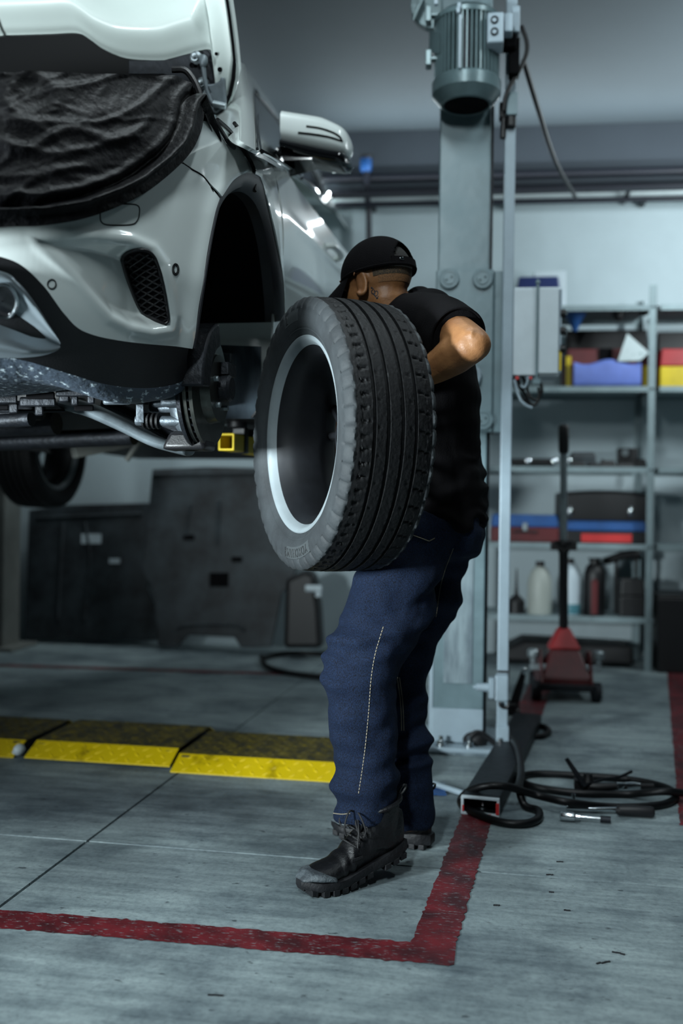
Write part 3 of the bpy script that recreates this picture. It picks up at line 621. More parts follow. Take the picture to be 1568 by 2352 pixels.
# ---- doors and rear quarter
def belt(b_): return np.interp(b_, [1.3, 1.8, 2.6, 3.2, 3.8], [1.0, 1.0, 1.035, 1.08, 1.12])
def side(name, b0, b1, sill, topf, nu=70, m='white_paint'):
    bs = np.linspace(b0, b1, nu); rows = []
    for x in bs: rows.append([SB(x, h) for h in np.linspace(sill(x), topf(x), 50)])
    P = bp(np.array(rows)); N_ = gnorm(P); hh = P[..., 2]-LIFT; bb = P[..., 1]-CARY
    P = P+N_*(.012*np.exp(-((hh-(.80+.07*(bb-1.3)))/.022)**2)*sst(1.3, 1.8, bb)-.012*np.exp(-((hh-.5-.05*(bb-1.3))/.09)**2))[..., None]
    b = MB(); b.slab(P, -N_*.006); return objm(name, b, m, CAR, ang=50)
D1 = side('front_door', 1.315, 2.36, lambda x: .30, belt); D2 = side('rear_door', 2.368, 3.22, lambda x: .30 if x < 2.95 else .30+.35*((x-2.95)/.27), belt)
side('rear_quarter', 3.228, 4.3, lambda x: max(.34, .36+math.sqrt(max(0, .42**2-(x-3.6)**2))) if abs(x-3.6) < .42 else .34, belt)
side('sill_cladding', 1.315, 3.2, lambda x: .17, lambda x: .295, m='black_plastic')
for D, x in ((D1, 2.2), (D2, 3.05)):
    p = bp(SB(x, .90+.02*(x-2.2)))+np.array([.028, 0, 0]); b = MB(); b.tube(cr_spline([p+(-.025, -.11, -.006), p+(0, -.085, 0), p+(.006, 0, .003), p+(0, .085, .002), p+(-.025, .11, 0)], 16), .012, 10); obj('door_handle', b, 'white_paint', D)
# ---- cabin: side frames, glass, roof, windscreen
def gh(a_belt, b_, h):                              # greenhouse side surface: leans in from the belt to the roof rail
    h0 = belt(b_); t = (h-h0)/(1.47-h0); return car(a_belt-.04-(a_belt-.04-.60)*np.clip(t, 0, 1.2)**1.15, b_, h)
gn = np.cross((0, 1.0, 0), (-.245, 0, .47)); gp = car(.845, 1.7, 1.0)
def gpx(x, y, off=0.0): p = onplane(x, y, gp, gn); return p+nrm(gn)*off*(1 if gn[0] > 0 else -1)
def gpatch(name, c0, c1, d0, d1, m, nu=30, nv=12, off=0.0, bulge=0.0, par=None):
    uv = coons(c0, c1, d0, d1, nu, nv); sg = nrm(gn)*(1 if gn[0] > 0 else -1)
    P = np.array([[gpx(*uv[i_, j_], off)+sg*bulge*math.sin(np.pi*j_/(nv-1))*math.sin(np.pi*i_/(nu-1)) for j_ in range(nv)] for i_ in range(nu)])
    b = MB(); b.slab(P, -sg*.012); return objm(name, b, m, par or CAR, ang=60), P
A0, A1_ = [(500, 262), (520, 290), (538, 319), (570, 336), (598, 351)], [(541, 143), (550, 143), (560, 150), (571, 170), (583, 203)]
_uv = coons(A0, A1_, [(500, 262), (527, 215), (537, 165), (541, 143)], [(598, 351), (590, 290), (585, 240), (583, 203)], 24, 30); PA = np.zeros((24, 30, 3))
for i_ in range(24):
    for j_ in range(30):
        r_ = gpx(*_uv[i_, j_]); k_ = 1-i_/23; yt = CARY+1.34+.56*j_/29; q_ = onplane(*_uv[i_, j_], (0, yt, 0), (0, 1, 0)); PA[i_, j_] = r_+(q_-r_)*k_**1.3
b = MB(); b.slab(PA, np.array([-.01, .004, -.004])); objm('a_pillar', b, 'white_paint', CAR, ang=60)
RU = [(560, 148), (579, 175), (605, 210), (631, 249), (676, 312), (721, 374), (750, 430), (766, 463), (785, 493), (800, 520)]
RL = [(580, 198), (596, 216), (618, 243), (642, 275), (684, 335), (715, 383), (744, 440), (762, 470), (782, 498), (799, 523)]
RAIL, PR_ = gpatch('roof_rail', RL, RU, [RL[0], RU[0]], [RL[-1], RU[-1]], 'white_paint', 60, 8, bulge=.004)
BL = [(598, 350), (622, 362), (665, 391), (714, 428), (741, 458), (784, 497)]
gpatch('side_window', BL, [(584, 206), (600, 222), (642, 276), (684, 336), (715, 384), (744, 441), (762, 471), (784, 497)], [(598, 350), (590, 290), (584, 206)], [(784, 497), (784, 497)], 'glass_dark', 60, 16, off=-.004)
b = MB(); b.tube([gpx(x, y, .002) for x, y in cr_spline([(589, 343), (587, 300), (584, 255), (583, 205), (596, 220), (642, 278), (684, 338), (715, 386), (744, 443)], 70)], .004, 6); objm('window_trim', b, 'black_gloss', CAR)
b = MB(); b.tube([gpx(x, y, .002) for x, y in cr_spline([(592, 265), (592, 300), (597, 345)], 20)], .0035, 6); objm('window_chrome', b, 'chrome', CAR)
b = MB(); b.tube([gpx(x, y, .004) for x, y in cr_spline(BL, 40)], .006, 6); objm('belt_trim', b, 'black_gloss', CAR)
b = MB(); p0 = gpx(668, 395, .003); p1 = gpx(676, 335, .003); b.tube([p0, p1], .012, 6); p0 = gpx(690, 410, .003); p1 = gpx(694, 350, .003); b.tube([p0, p1], .008, 6); objm('b_pillar', b, 'black_gloss', CAR)
top_e = PR_[:, -1]; rows = []
for e in top_e: 
    hw = e[0]-CARX; rows.append([np.array([CARX+hw*k, e[1], e[2]+.05*(1-k*k)]) for k in np.linspace(-1, 1, 30)])
b = MB(); b.slab(np.array(rows), np.array([0, 0, -.01])); obj('roof', b, 'white_paint', CAR)
le = PA[0]; rows = []
for e in le: 
    hw = e[0]-CARX-.004; rows.append([np.array([CARX+hw*k, e[1]-.07*(1-k*k), e[2]+.012*(1-k*k)]) for k in np.linspace(-1, 1, 24)])
b = MB(); b.slab(np.array(rows), np.array([0, .006, 0])); obj('windscreen', b, 'screen_black', CAR)
b = MB(); rows = [[car(a*wv, bb, hh_) for a in np.linspace(-1, 1, 20)] for wv, bb, hh_ in ((.58, 3.9, 1.22), (.66, 4.1, 1.05), (.74, 4.35, .95), (.76, 4.42, .6), (.74, 4.4, .3))]; b.slab(np.array(rows), np.array([0, -.01, 0])); obj('tailgate', b, 'white_paint', CAR)
# ---- door mirror
MZ0 = car(0, 1.70, 0)[1]
def mir(u, tops, bots, depth, front):               # loft across the car; u 0..1 inner to outer
    rows = []
    for k in u:
        a = .80+.215*k; tp, bt = tops(k), bots(k); c = (tp+bt)/2; hh_ = (tp-bt)/2; row = []
        e = max(.02, (1-abs(2*max(k, .5)-1)**5))**.5; e2 = max(.05, (1-max(0, (k-.8)/.2)**3))**.5
        for t in np.linspace(0, 2*np.pi, 36, endpoint=False):
            cs, sn = math.cos(t), math.sin(t); y = -depth*np.sign(cs)*abs(cs)**.75*(1 if cs > 0 else .55); z = np.sign(sn)*abs(sn)**.62*hh_
            row.append((CARX+a, MZ0+y*e2+front(k), LIFT+c+z*e2))
        rows.append(row)
    return np.array(rows)
u = np.r_[np.linspace(0, .8, 12), np.linspace(.84, 1, 10)]
tp = lambda k: 1.238-.012*k-.045*max(0, k-.55)**1.2*2.0; sp = lambda k: 1.127-.025*k; bt = lambda k: 1.092-.028*math.sin(min(1, k*1.3)*np.pi/2)
b = MB(); g = mir(u, tp, sp, .085, lambda k: .09*k); b.grid(g, cv=True); b.add(g[-1], [tuple(range(36))]); b.add(g[0], [tuple(range(35, -1, -1))]); MR = objm('door_mirror', b, 'white_paint', CAR, ang=60)
TM = BVHTree.FromPolygons([Vector(v) for v in g.reshape(-1, 3)], [(i*36+j, (i+1)*36+j, (i+1)*36+(j+1) % 36, i*36+(j+1) % 36) for i in range(len(u)-1) for j in range(36)])
b = MB(); g2 = mir(u, lambda k: sp(k)+.008, bt, .092, lambda k: .09*k); b.grid(g2, cv=True); b.add(g2[-1], [tuple(range(36))]); b.add(g2[0], [tuple(range(35, -1, -1))])
b.hexa([car(.78, 1.63, 1.06), car(.9, 1.66, 1.07), car(.9, 1.76, 1.07), car(.78, 1.80, 1.06)], [car(.78, 1.64, 1.11), car(.9, 1.67, 1.11), car(.9, 1.75, 1.11), car(.78, 1.79, 1.11)]); objm('mirror_base', b, 'black_gloss', MR)
for pts in ([(703, 290), (735, 295), (765, 305), (780, 315), (786, 326)], [(684, 305), (720, 309), (755, 315), (784, 324)]):
    b = MB(); b.tube([onb(x, y, -.001, TM) for x, y in cr_spline(pts, 24)], .0042, 8); obj('turn_signal_slot', b, 'deep_black', MR)
# ---- hood, raised
PHI = math.radians(72); HB, HHT = 1.33, 1.145
hd0 = car(0, HB, HHT); ea = np.array([1.0, 0, 0]); ed = np.array([0, -math.cos(PHI), math.sin(PHI)]); hn = np.cross(ed, ea)*1.0; hn = hn if hn[1] < 0 else -hn
def hood_ad(x, y): p = onplane(x, y, hd0, hn)-hd0; return np.array([p@ea, p@ed])
low = np.array([hood_ad(*p) for p in [(-250, 84), (0, 80), (110, 77), (175, 75), (205, 90), (235, 112), (280, 131), (330, 137), (385, 136), (430, 123), (462, 114), (480, 113), (488, 124), (493, 170), (497, 215), (500, 252), (512, 246), (526, 215), (534, 175), (537, 150)]])
ar = low[-1, 0]; lc = cr_spline(low, 400)
def dlow(a): return float(np.interp(abs(a), np.r_[0, lc[:, 0]], np.r_[lc[0, 1], lc[:, 1]]))
redge = np.array([hood_ad(*p) for p in [(537, 150), (533, 105), (525, 40), (516, -20)]])
def awid(d): return float(np.interp(d, redge[:, 1], redge[:, 0])) if d < redge[-1, 1] else redge[-1, 0]-.25*(d-redge[-1, 1])**1.5
rows = []; AA = np.concatenate([np.linspace(0, .55, 40), np.linspace(.56, 1, 70)])
for k in AA:
    a0 = k*ar; dl = dlow(a0); row = []
    for t in np.concatenate([np.linspace(0, .3, 60), np.linspace(.31, 1, 24)]):
        d = dl+(1.0-dl)*t; a = k*min(ar, awid(d)) if d > redge[0, 1] else a0; e = d-dl
        wr = 1-sst(.86, .93, k)
        rl = wr*(.045*math.exp(-((e-.085)/.05)**2)-.035*sst(.12, .2, e)*sst(.34, .5, k)*(1-sst(.78, .9, k))+.02*sst(.1, .16, e)*(1-sst(.3, .5, k)))+.02*sst(.9, 1, k)*sst(0, .03, e)-.012*math.exp(-(e/.012)**2)
        row.append(hd0+ea*a+ed*d+hn*rl)
    rows.append(row)
P = np.array(rows); b = MB(); b.slab(P, -hn*.03); mirror(b); HOOD = obj('hood', b, 'white_inner', CAR, ang=60, weld=CARX)
b = MB(); rows = []
for k in np.linspace(0, 1, 40): rows.append([hd0+ea*(k*(awid(d)+.012 if d > redge[0, 1] else ar+.012))+ed*d-hn*(.035+.02*(1-k*k)) for d in np.linspace(dlow(min(k, .995)*ar)+.012, 1.02, 30)])
b.slab(np.array(rows), -hn*.004); mirror(b); obj('hood_skin', b, 'white_paint', HOOD, weld=CARX)
for (x, y, r) in ((410, 27, .005), (497, 124, .005), (460, 153, .009), (441, 150, .008), (505, 160, .007)): 
    b = MB(); p = onplane(x, y, hd0+hn*.012, hn); b.lathe([(0, .0), (r, .0), (r, .004), (r*.6, .004), (r*.6, .001), (0, .001)], frame(p, ea, ed) if np.dot(frame(p, ea, ed)[:3, 2], hn) > 0 else frame(p, ed, ea), 12); obj('hood_hole', b, 'deep_black', HOOD)
rows = [[hd0+ea*a_+ed*d_-hn*.026 for d_ in np.linspace(-.06, dlow(min(abs(a_), .86*ar))+.03, 10)] for a_ in np.linspace(-.86*ar, .86*ar, 60)]
b = MB(); b.slab(np.array(rows), -hn*.006); obj('hood_rear_liner', b, 'screen_black', HOOD)
# hinge: dark mounting plate, cast bracket, link arm, bolts
def hp(x, y, off): return onplane(x, y, hd0+hn*off, hn)
def hpoly(name, pts, d0, d1, m, par, bev=.002):
    b = MB(); A = np.array([hp(x, y, d0) for x, y in pts]); B_ = np.array([hp(x, y, d0)+hn*(d1-d0) for x, y in pts]); k = len(A)
    b.add(np.vstack([A, B_]), [tuple(range(k-1, -1, -1)), tuple(range(k, 2*k))]+[(i, (i+1) % k, k+(i+1) % k, k+i) for i in range(k)]); return obj(name, b, m, par, bevel=bev, smooth=False)
hpoly('hinge_plate', [(300, 140), (380, 140), (432, 126), (478, 116), (490, 130), (500, 175), (503, 235), (480, 262), (440, 200), (380, 172), (300, 172)], -.02, -.002, 'dark_metal', HOOD)
HG = hpoly('hinge_bracket', [(478, 196), (495, 194), (508, 188), (512, 178), (519, 180), (520, 200), (522, 235), (516, 252), (498, 263), (487, 252), (481, 225), (488, 214)], .01, .035, 'alu_arm', HOOD, .006)
b = MB(); b.tube([hp(466, 146, .035), hp(470, 180, .04), hp(474, 205, .04), hp(482, 228, .04), hp(488, 238, .04)], [.008, .0065, .006, .006, .006], 10); b.ellip(hp(467, 140, .035), (.014, .012, .02), nu=8, nv=12); obj('hinge_link', b, 'alu_arm', HG)
for (x, y) in ((453, 134), (468, 193), (476, 222)):
    b = MB(); p = hp(x, y, .0); M_ = frame(p, ea, ed); 
    if np.dot(M_[:3, 2], hn) < 0: M_ = frame(p, ed, ea)
    b.lathe([(0, .05), (.006, .048), (.006, .03), (.011, .03), (.011, .018), (.019, .014), (.019, 0)], M_, 12); obj('hinge_bolt', b, 'steel', HG)
b = MB(); b.cyl(hp(490, 238, .045), hp(518, 244, .045), .010, n=12); obj('hinge_pin', b, 'steel', HG)
# rubber edge line along the hood flank
b = MB(); b.tube([hp(x+1, y, .0) for x, y in ((516, -20), (525, 40), (533, 105), (537, 150), (535, 180), (527, 217), (514, 246))], .006, 8); obj('edge_seal', b, 'deep_black', HOOD)
# ---- engine bay: inner walls, cowl, strut, hose
b = MB()
for s_ in (1,): b.slab(np.array([[car(.70, y, .55), car(.70, y, float(np.interp(y, [.35, .6, .9, 1.1, 1.36], [.60, .70, .84, .94, 1.03])))] for y in np.linspace(.35, 1.36, 12)]), np.array([-.02, 0, 0]))
mirror(b); b.slab(np.array([[car(a, 1.30, .5), car(a, 1.31, 1.06)] for a in np.linspace(-.72, .72, 20)]), np.array([0, .02, 0])); b.slab(np.array([[car(a, .45, .58), car(a, 1.3, .62)] for a in np.linspace(-.7, .7, 8)]), np.array([0, 0, -.02])); obj('engine_bay', b, 'deep_black', CAR, smooth=False)
b = MB(); b.slab(np.array([[car(a, 1.20+.06*abs(a), 1.0), car(a, 1.26+.05*abs(a), 1.06), car(a, 1.40+.03*abs(a), 1.05)] for a in np.linspace(-.72, .72, 24)]), np.array([0, 0, -.02])); COWL = obj('cowl', b, 'black_plastic', CAR)
b = MB(); b.tube([px(x, y, 2.62) for x, y in cr_spline([(395, 160), (425, 162), (445, 185), (458, 215), (466, 250), (470, 275)], 24)], .009, 8); obj('bay_seal', b, 'black_plastic', COWL)
b = MB(); b.hexa([car(.66, 1.02, .80), car(.76, 1.02, .84), car(.78, 1.30, .92), (car(.66, 1.30, .9))], [car(.66, 1.02, .955), car(.735, 1.02, .96), car(.74, 1.32, 1.03), car(.66, 1.32, 1.03)]); objm('inner_rail', b, 'black_plastic', CAR, bevel=.01)
b = MB(); b.box(car(0, .55, .68), (.9, .3, .2)); b.box(car(.1, .85, .72), (.7, .35, .22)); obj('engine', b, 'dark_metal', CAR, bevel=.03)
# wires lying on the fender
for pts, lb in (([(478, 268), (492, 285), (508, 310), (520, 330), (533, 341)], 'short black cable lying over the top of the white fender'), ([(494, 277), (520, 300), (540, 325), (560, 355), (574, 380), (581, 405), (580, 440)], 'long black cable hanging over the white fender into the wheel arch'), ([(533, 285), (545, 300), (560, 320), (578, 335), (592, 347)], 'black cable running from the hood hinge to the side window corner')):
    b = MB(); b.tube([onb(x, y, .006, TF) for x, y in cr_spline(pts, 30)], .0052, 8)
    solo('black_cable', b, 'hose', lb, 'cable', 'black cables over the fender')
# ---- fender cover: black vinyl sheet over the nose
CB = [(-420, 565), (-200, 545), (0, 522), (100, 517), (200, 500), (280, 471), (340, 439), (400, 391), (440, 347), (462, 300), (470, 255)]
CT = [(-420, 172), (-200, 170), (0, 168), (100, 166), (200, 170), (300, 173), (340, 178), (380, 174), (415, 182), (445, 205), (470, 255)]
nu, nv = 190, 110
uvp = coons(CB, CT, [CB[0], (-420, 360), CT[0]], [CB[-1], CB[-1]], nu, nv); Z = np.full((nu, nv), np.nan)
for i in range(nu):
    for j in range(nv):
        h_ = BVH.ray_cast(Vector(UP*CAMH), Vector(ray(*uvp[i, j])))
        if h_[0] is not None: Z[i, j] = (np.array(h_[0])-UP*CAMH)@FW
for i in range(nu):
    ok = ~np.isnan(Z[i]); 
    if ok.any(): Z[i] = np.interp(np.arange(nv), np.where(ok)[0], Z[i][ok])
Z = np.where(np.isnan(Z), np.nanmean(Z), Z); Z = np.minimum(Z, 2.55)
for _ in range(60): Zp = np.pad(Z, 1, mode='edge'); Z2 = (Zp[:-2, 1:-1]+Zp[2:, 1:-1]+Zp[1:-1, :-2]+Zp[1:-1, 2:])/4; Z2[:, :8] = Z[:, :8]; Z = Z2
P = np.array([[px(uvp[i, j, 0], uvp[i, j, 1], Z[i, j]-.028) for j in range(nv)] for i in range(nu)])
N_ = gnorm(P); dB = pdist(uvp, CB, False); dT = pdist(uvp, CT, False); X_, Y_ = uvp[..., 0], uvp[..., 1]; wr = np.zeros((nu, nv))
for i in range(nu):
    for j in range(nv):
        x, y = X_[i, j], Y_[i, j]
        v = noise.noise(Vector((x*.0042, y*.014+x*.002, 1.7)))*.007+noise.noise(Vector((x*.011+y*.006, y*.022, 5.2)))*.005
        v += .009*max(0, 1-abs(noise.noise(Vector((x*.0045+4, (y+.25*x)*.012, 9.1))))*7)+.006*max(0, 1-abs(noise.noise(Vector((x*.010+7, (y-.3*x)*.018, 3.3))))*7)
        v += .014*math.exp(-((math.hypot(x-70, y-235)-60)/16)**2)*(1 if y < 260 else .4)
        if abs(x-120) < 220: v += .012*math.exp(-((y-(330-.1*x+18*math.sin(x*.03)))/12)**2)
        if y > 330: v += .006*max(0, 1-abs(noise.noise(Vector((x*.005, (y+.1*x)*.03, 2.0))))*5)*sst(330, 420, y)
        wr[i, j] = v
wr *= .5
for _ in range(3): wp_ = np.pad(wr, 1, mode='edge'); wr = (wp_[:-2, 1:-1]+wp_[2:, 1:-1]+wp_[1:-1, :-2]+wp_[1:-1, 2:]+4*wr)/8
wr *= sst(0, 45, dB)*.9+.1; wr += .018*np.exp(-((dB-34)/9)**2)+.006*np.exp(-((dB-70)/10)**2)-.012*np.exp(-((dB-50)/8)**2)
P = P+N_*wr[..., None]
b = MB(); b.slab(P, -N_*.006); b.slab(P[:, -1][:, None, :]+np.array([[0, 0.001, -.001], [0, .05, -.02], [0, .12, -.06]])[None], np.array([0, 0, -.005]))
solo('fender_cover', b, 'cloth_black', 'black vinyl protective cover draped over the nose of the raised white car', 'cover', ang=80)
# ---- underbody
b = MB(); b.slab(np.array([[car(a, y, .20) for a in np.linspace(-.72, .72, 6)] for y in np.linspace(1.2, 4.2, 10)]), np.array([0, 0, .06])); obj('floor_pan', b, 'black_plastic', CAR, smooth=False)
b = MB(); rngp = [(.28, 1.15), (.52, 1.15)]
uq = lambda x0, y0, x1, y1, z, t=.05: b.hexa([px(x0, y1, z), px(x1, y1, z), px(x1, y1, z+t), px(x0, y1, z+t)], [px(x0, y0, z), px(x1, y0, z), px(x1, y0, z+t), px(x0, y0, z+t)])
uq(128, 895, 312, 911, 2.42, .16); uq(135, 905, 160, 924, 2.44); uq(163, 908, 180, 932, 2.44); uq(200, 906, 218, 928, 2.44); uq(-200, 905, 40, 928, 2.5, .1); uq(45, 912, 128, 934, 2.5, .1); uq(-200, 940, 150, 948, 2.62, .1); uq(20, 925, 42, 950, 2.56); uq(80, 930, 100, 955, 2.56)
SUB = obj('subframe', b, 'dark_metal', CAR, bevel=.008)
b = MB(); uq(236, 908, 302, 930, 2.44, .1); obj('mount_block', b, 'cast_metal', SUB, bevel=.006)
for (x0, y0, x1, y1, z_) in ((60, 900, 126, 917, 2.46), (170, 930, 215, 944, 2.6), (-60, 930, 20, 942, 2.6)): b = MB(); uq(x0, y0, x1, y1, z_, .08); obj('dark_mount', b, 'deep_black', SUB, bevel=.004)
b = MB()
for (a0_, b0_, a1_, b1_, r, h) in ((-.7, 1.0, .25, 1.05, .03, .17), (-.9, 1.3, .2, 1.25, .035, .15), (-.3, .9, .3, .9, .02, .13), (-.75, 1.6, .35, 1.5, .03, .13)): b.tube([car(a0_, b0_, h), car((a0_+a1_)/2, (b0_+b1_)/2+.04, h-.015), car(a1_, b1_, h)], r, 12)
obj('exhaust_pipe', b, 'dark_metal', SUB)
zc = 2.60
def uz(x, y, z=zc): return px(x, y, z)
b = MB(); pts = cr_spline([uz(165, 930, 2.75), uz(215, 945, 2.72), uz(290, 980, 2.68), uz(360, 1015, 2.64), uz(432, 1036, 2.6)], 22)
b.loft(pts, [(.020-.006*t, .060-.030*t) for t in np.linspace(0, 1, 22)], UP, 16); obj('control_arm', b, 'alu_arm', CAR)
b = MB(); b.tube(cr_spline([uz(240, 925, 2.85), uz(310, 955, 2.8), uz(370, 990, 2.74), uz(415, 1012, 2.68)], 14), .016, 10); b.tube(cr_spline([uz(325, 950, 2.75), uz(370, 970, 2.72), uz(420, 990, 2.7)], 10), .012, 8); obj('stabiliser', b, 'dark_metal', CAR)
# brake assembly: disc edge-on, hub, shield, knuckle, caliper, tie rod
wc = onplane(462, 893, (CARX+.80, 0, 0), (1, 0, 0)); Mx = frame(wc, (0, 1, 0), (0, 0, 1))      # local z = +X
b = MB(); R_ = .148
b.lathe([(.08, .0), (R_, .0), (R_, .009), (.10, .009), (.10, .009)], Mx, 48); b.lathe([(.10, .016), (R_, .016), (R_, .025), (.09, .025), (.085, .05), (.04, .052), (0, .052)], Mx, 48); DISC = obj('brake_disc', b, 'disc_steel', CAR)
b = MB()
for k in range(40): t = 2*np.pi*k/40; b.box(tr(Mx, [(.125*math.cos(t), .125*math.sin(t), .0125)])[0], (.008, .04, .005), Mx[:3, :3]@np.array([[math.sin(t), math.cos(t), 0], [-math.cos(t), math.sin(t), 0], [0, 0, 1]])@np.array([[0, 0, 1], [0, 1, 0], [1, 0, 0]]))
obj('disc_vane', b, 'dark_metal', DISC, smooth=False)
b = MB(); b.lathe([(.034, .045), (.034, .075), (.028, .082), (0, .082)], Mx, 24); obj('hub_cap', b, 'dark_metal', DISC)
b = MB()
for k in range(5): t = 2*np.pi*k/5+.3; p = tr(Mx, [(.056*math.cos(t), .056*math.sin(t), .05)])[0]; b.cyl(p, p+np.array([.012, 0, 0]), .007, n=8)
obj('hub_stud', b, 'steel', DISC)
b = MB(); b.lathe([(.05, -.02), (.152, -.016), (.156, -.008), (.156, -.004), (.05, -.008)], Mx, 40, a0=math.radians(60), a1=math.radians(330)); obj('dust_shield', b, 'dark_metal', CAR)
b = MB(); b.loft([wc+(-.03, .0, .16), wc+(-.045, 0, .08), wc+(-.05, 0, 0), wc+(-.045, 0, -.08), wc+(-.02, -.01, -.125)], [(.022, .03), (.03, .04), (.045, .05), (.03, .035), (.02, .025)], (1, 0, 0), 14); KN = obj('steering_knuckle', b, 'cast_metal', CAR)
b = MB(); b.cyl(wc+(-.02, -.01, -.125), wc+(-.02, -.01, -.158), .026, .03, 16); b.hexa([wc+(-.09, -.05, -.158), wc+(.03, -.05, -.158), wc+(.03, .05, -.158), wc+(-.09, .05, -.158)], [wc+(-.07, -.04, -.11), wc+(.02, -.04, -.11), wc+(.02, .04, -.11), wc+(-.07, .04, -.11)]); obj('ball_joint', b, 'black_plastic', KN, bevel=.012)
b = MB(); ct = [(.165*math.cos(t), .165*math.sin(t)) for t in np.linspace(math.radians(105), math.radians(185), 12)]+[(.105*math.cos(t), .105*math.sin(t)) for t in np.linspace(math.radians(185), math.radians(105), 12)]
b.prism(ct, Mx, -.035, .06); CAL = obj('brake_caliper', b, 'dark_metal', CAR, bevel=.006)
b = MB(); b.box(wc+(-.035, -.105, -.015), (.05, .06, .085)); b.cyl(wc+(-.075, -.11, -.01), wc+(-.02, -.11, -.01), .026, n=18); obj('piston_housing', b, 'cast_metal', CAL, bevel=.006)
b = MB(); p0, p1 = uz(312, 966, 2.55), uz(440, 968, 2.52); k = nrm(p1-p0)
b.cyl(p0, p1, .013, n=14); b.hexa([uz(312, 972, 2.52), uz(332, 972, 2.52), uz(332, 972, 2.56), uz(312, 972, 2.56)], [uz(312, 902, 2.52), uz(330, 902, 2.52), uz(330, 902, 2.56), uz(312, 902, 2.56)]); TRD = obj('tie_rod', b, 'cast_metal', CAR, bevel=.003)
b = MB(); L_ = np.linalg.norm(p1-p0)
prof = [(.013, .018)]
for i in range(4): prof += [(.021, .022+.0125*i), (.021, .027+.0125*i), (.014, .030+.0125*i)]
b.lathe(prof, frame(p0, np.cross(k, UP), np.cross(np.cross(k, UP), k)) if np.dot(frame(p0, np.cross(k, UP), np.cross(np.cross(k, UP), k))[:3, 2], k) > 0 else frame(p0, np.cross(np.cross(k, UP), k), np.cross(k, UP)), 18); obj('rubber_boot', b, 'rubber', TRD)
b = MB(); b.hexa([uz(340, 948, 2.56), uz(425, 948, 2.54), uz(425, 948, 2.64), uz(340, 948, 2.66)], [uz(342, 906, 2.56), uz(422, 900, 2.54), uz(422, 900, 2.64), uz(342, 906, 2.66)]); b.tube([uz(348, 926, 2.555), uz(390, 922, 2.545)], .013, 12); obj('caliper_bracket', b, 'cast_metal', CAL, bevel=.01)
b = MB(); b.box(wc+(.05, .02, .05), (.05, .07, .03)); b.tube([wc+(-.06, .02, .03), wc+(-.06, .04, .30), wc+(-.1, .05, .55)], .03, 14); obj('strut', b, 'dark_metal', CAR)
b = MB(); b.tube([wc+(-.05, .02, 0), wc+(-.3, .03, .03), wc+(-.55, .03, .06)], [.018, .014, .03], 12); obj('drive_shaft', b, 'black_plastic', CAR)
b = MB(); b.box(px(512, 836, 3.0), (.06, .04, .06)); b.box(px(505, 845, 3.0), (.03, .12, .03)); obj('bracket', b, 'cast_metal', CAR, bevel=.004)
# ================================================================== wheels
RW = .345; BR = .247
def tyre_mesh(n=480, detail=True):
    near = [(-.088, BR-.004), (-.097, BR), (-.101, BR+.006), (-.104, BR+.012), (-.1075, BR+.016), (-.107, BR+.0185), (-.110, BR+.022), (-.1145, BR+.034), (-.1150, BR+.0355), (-.1165, BR+.045), (-.1165, BR+.056), (-.1145, BR+.066), (-.1138, BR+.0675), (-.1125, BR+.074), (-.108, BR+.083), (-.103, BR+.0895), (-.0985, BR+.0925)]
    side_n = len(near); tread = []; crown = lambda u: RW-.0035*(u/.095)**2-.0016*(abs(u)/.095)**6
    grooves = [(-.052, .008), (-.018, .009), (.018, .009), (.052, .008)]
    us = np.linspace(-.095, .095, 58).tolist()
    for g, wd in grooves: us += [g-wd/2-.0008, g-wd/2+.0008, g+wd/2-.0008, g+wd/2+.0008]
    us += [-.080, -.0815, .080, .0815]; us = sorted(set(round(x, 5) for x in us))
    def gr(u): return any(abs(u-g) < wd/2-.0002 for g, wd in grooves)
    prof = [(u, r) for u, r in near]+[(u, crown(u)-(.0075 if gr(u) else 0)) for u in us]+[(-u, r) for u, r in near[::-1]]
    PR = np.array(prof); m = len(PR); an = np.linspace(0, 2*np.pi, n, endpoint=False)
    Rr = np.repeat(PR[:, 1][:, None], n, 1); Uu = np.repeat(PR[:, 0][:, None], n, 1); k = np.arange(n)
    if detail:
        rs = np.random.default_rng(2)
        for i in range(m):
            u = PR[i, 0]
            if not (side_n <= i < m-side_n) or gr(u): continue
            if -.082 < u < -.060: Rr[i] -= np.where((k % 7 == 0) | ((k % 7 == 1) & (u < -.07)), .0045, 0)*(rs.random(n) > .12)
            if .060 < u < .090: Rr[i] -= np.where(k % 10 == int(2+(u-.06)*60) % 10, .0045, 0)
            if -.045 < u < -.036 or .036 < u < .045: Rr[i] -= np.where(k % 14 == 3, .003, 0)
            Rr[i] += rs.normal(0, .00025, n)
        for i in list(range(side_n-5, side_n))+list(range(m-side_n, m-side_n+5)):      # scalloped shoulder
            ph = (k % 10)/10.0; Rr[i] += .0022*np.sin(ph*np.pi)-.0022*(k % 10 == 0); Uu[i] += (.0018*np.sin(ph*np.pi)-.002*(k % 10 == 0))*np.sign(Uu[i])
            Rr[i] += rs.normal(0, .0004, n); Uu[i] += rs.normal(0, .0004, n)
    G = np.stack([Rr*np.cos(an), Rr*np.sin(an), Uu], 2); return G
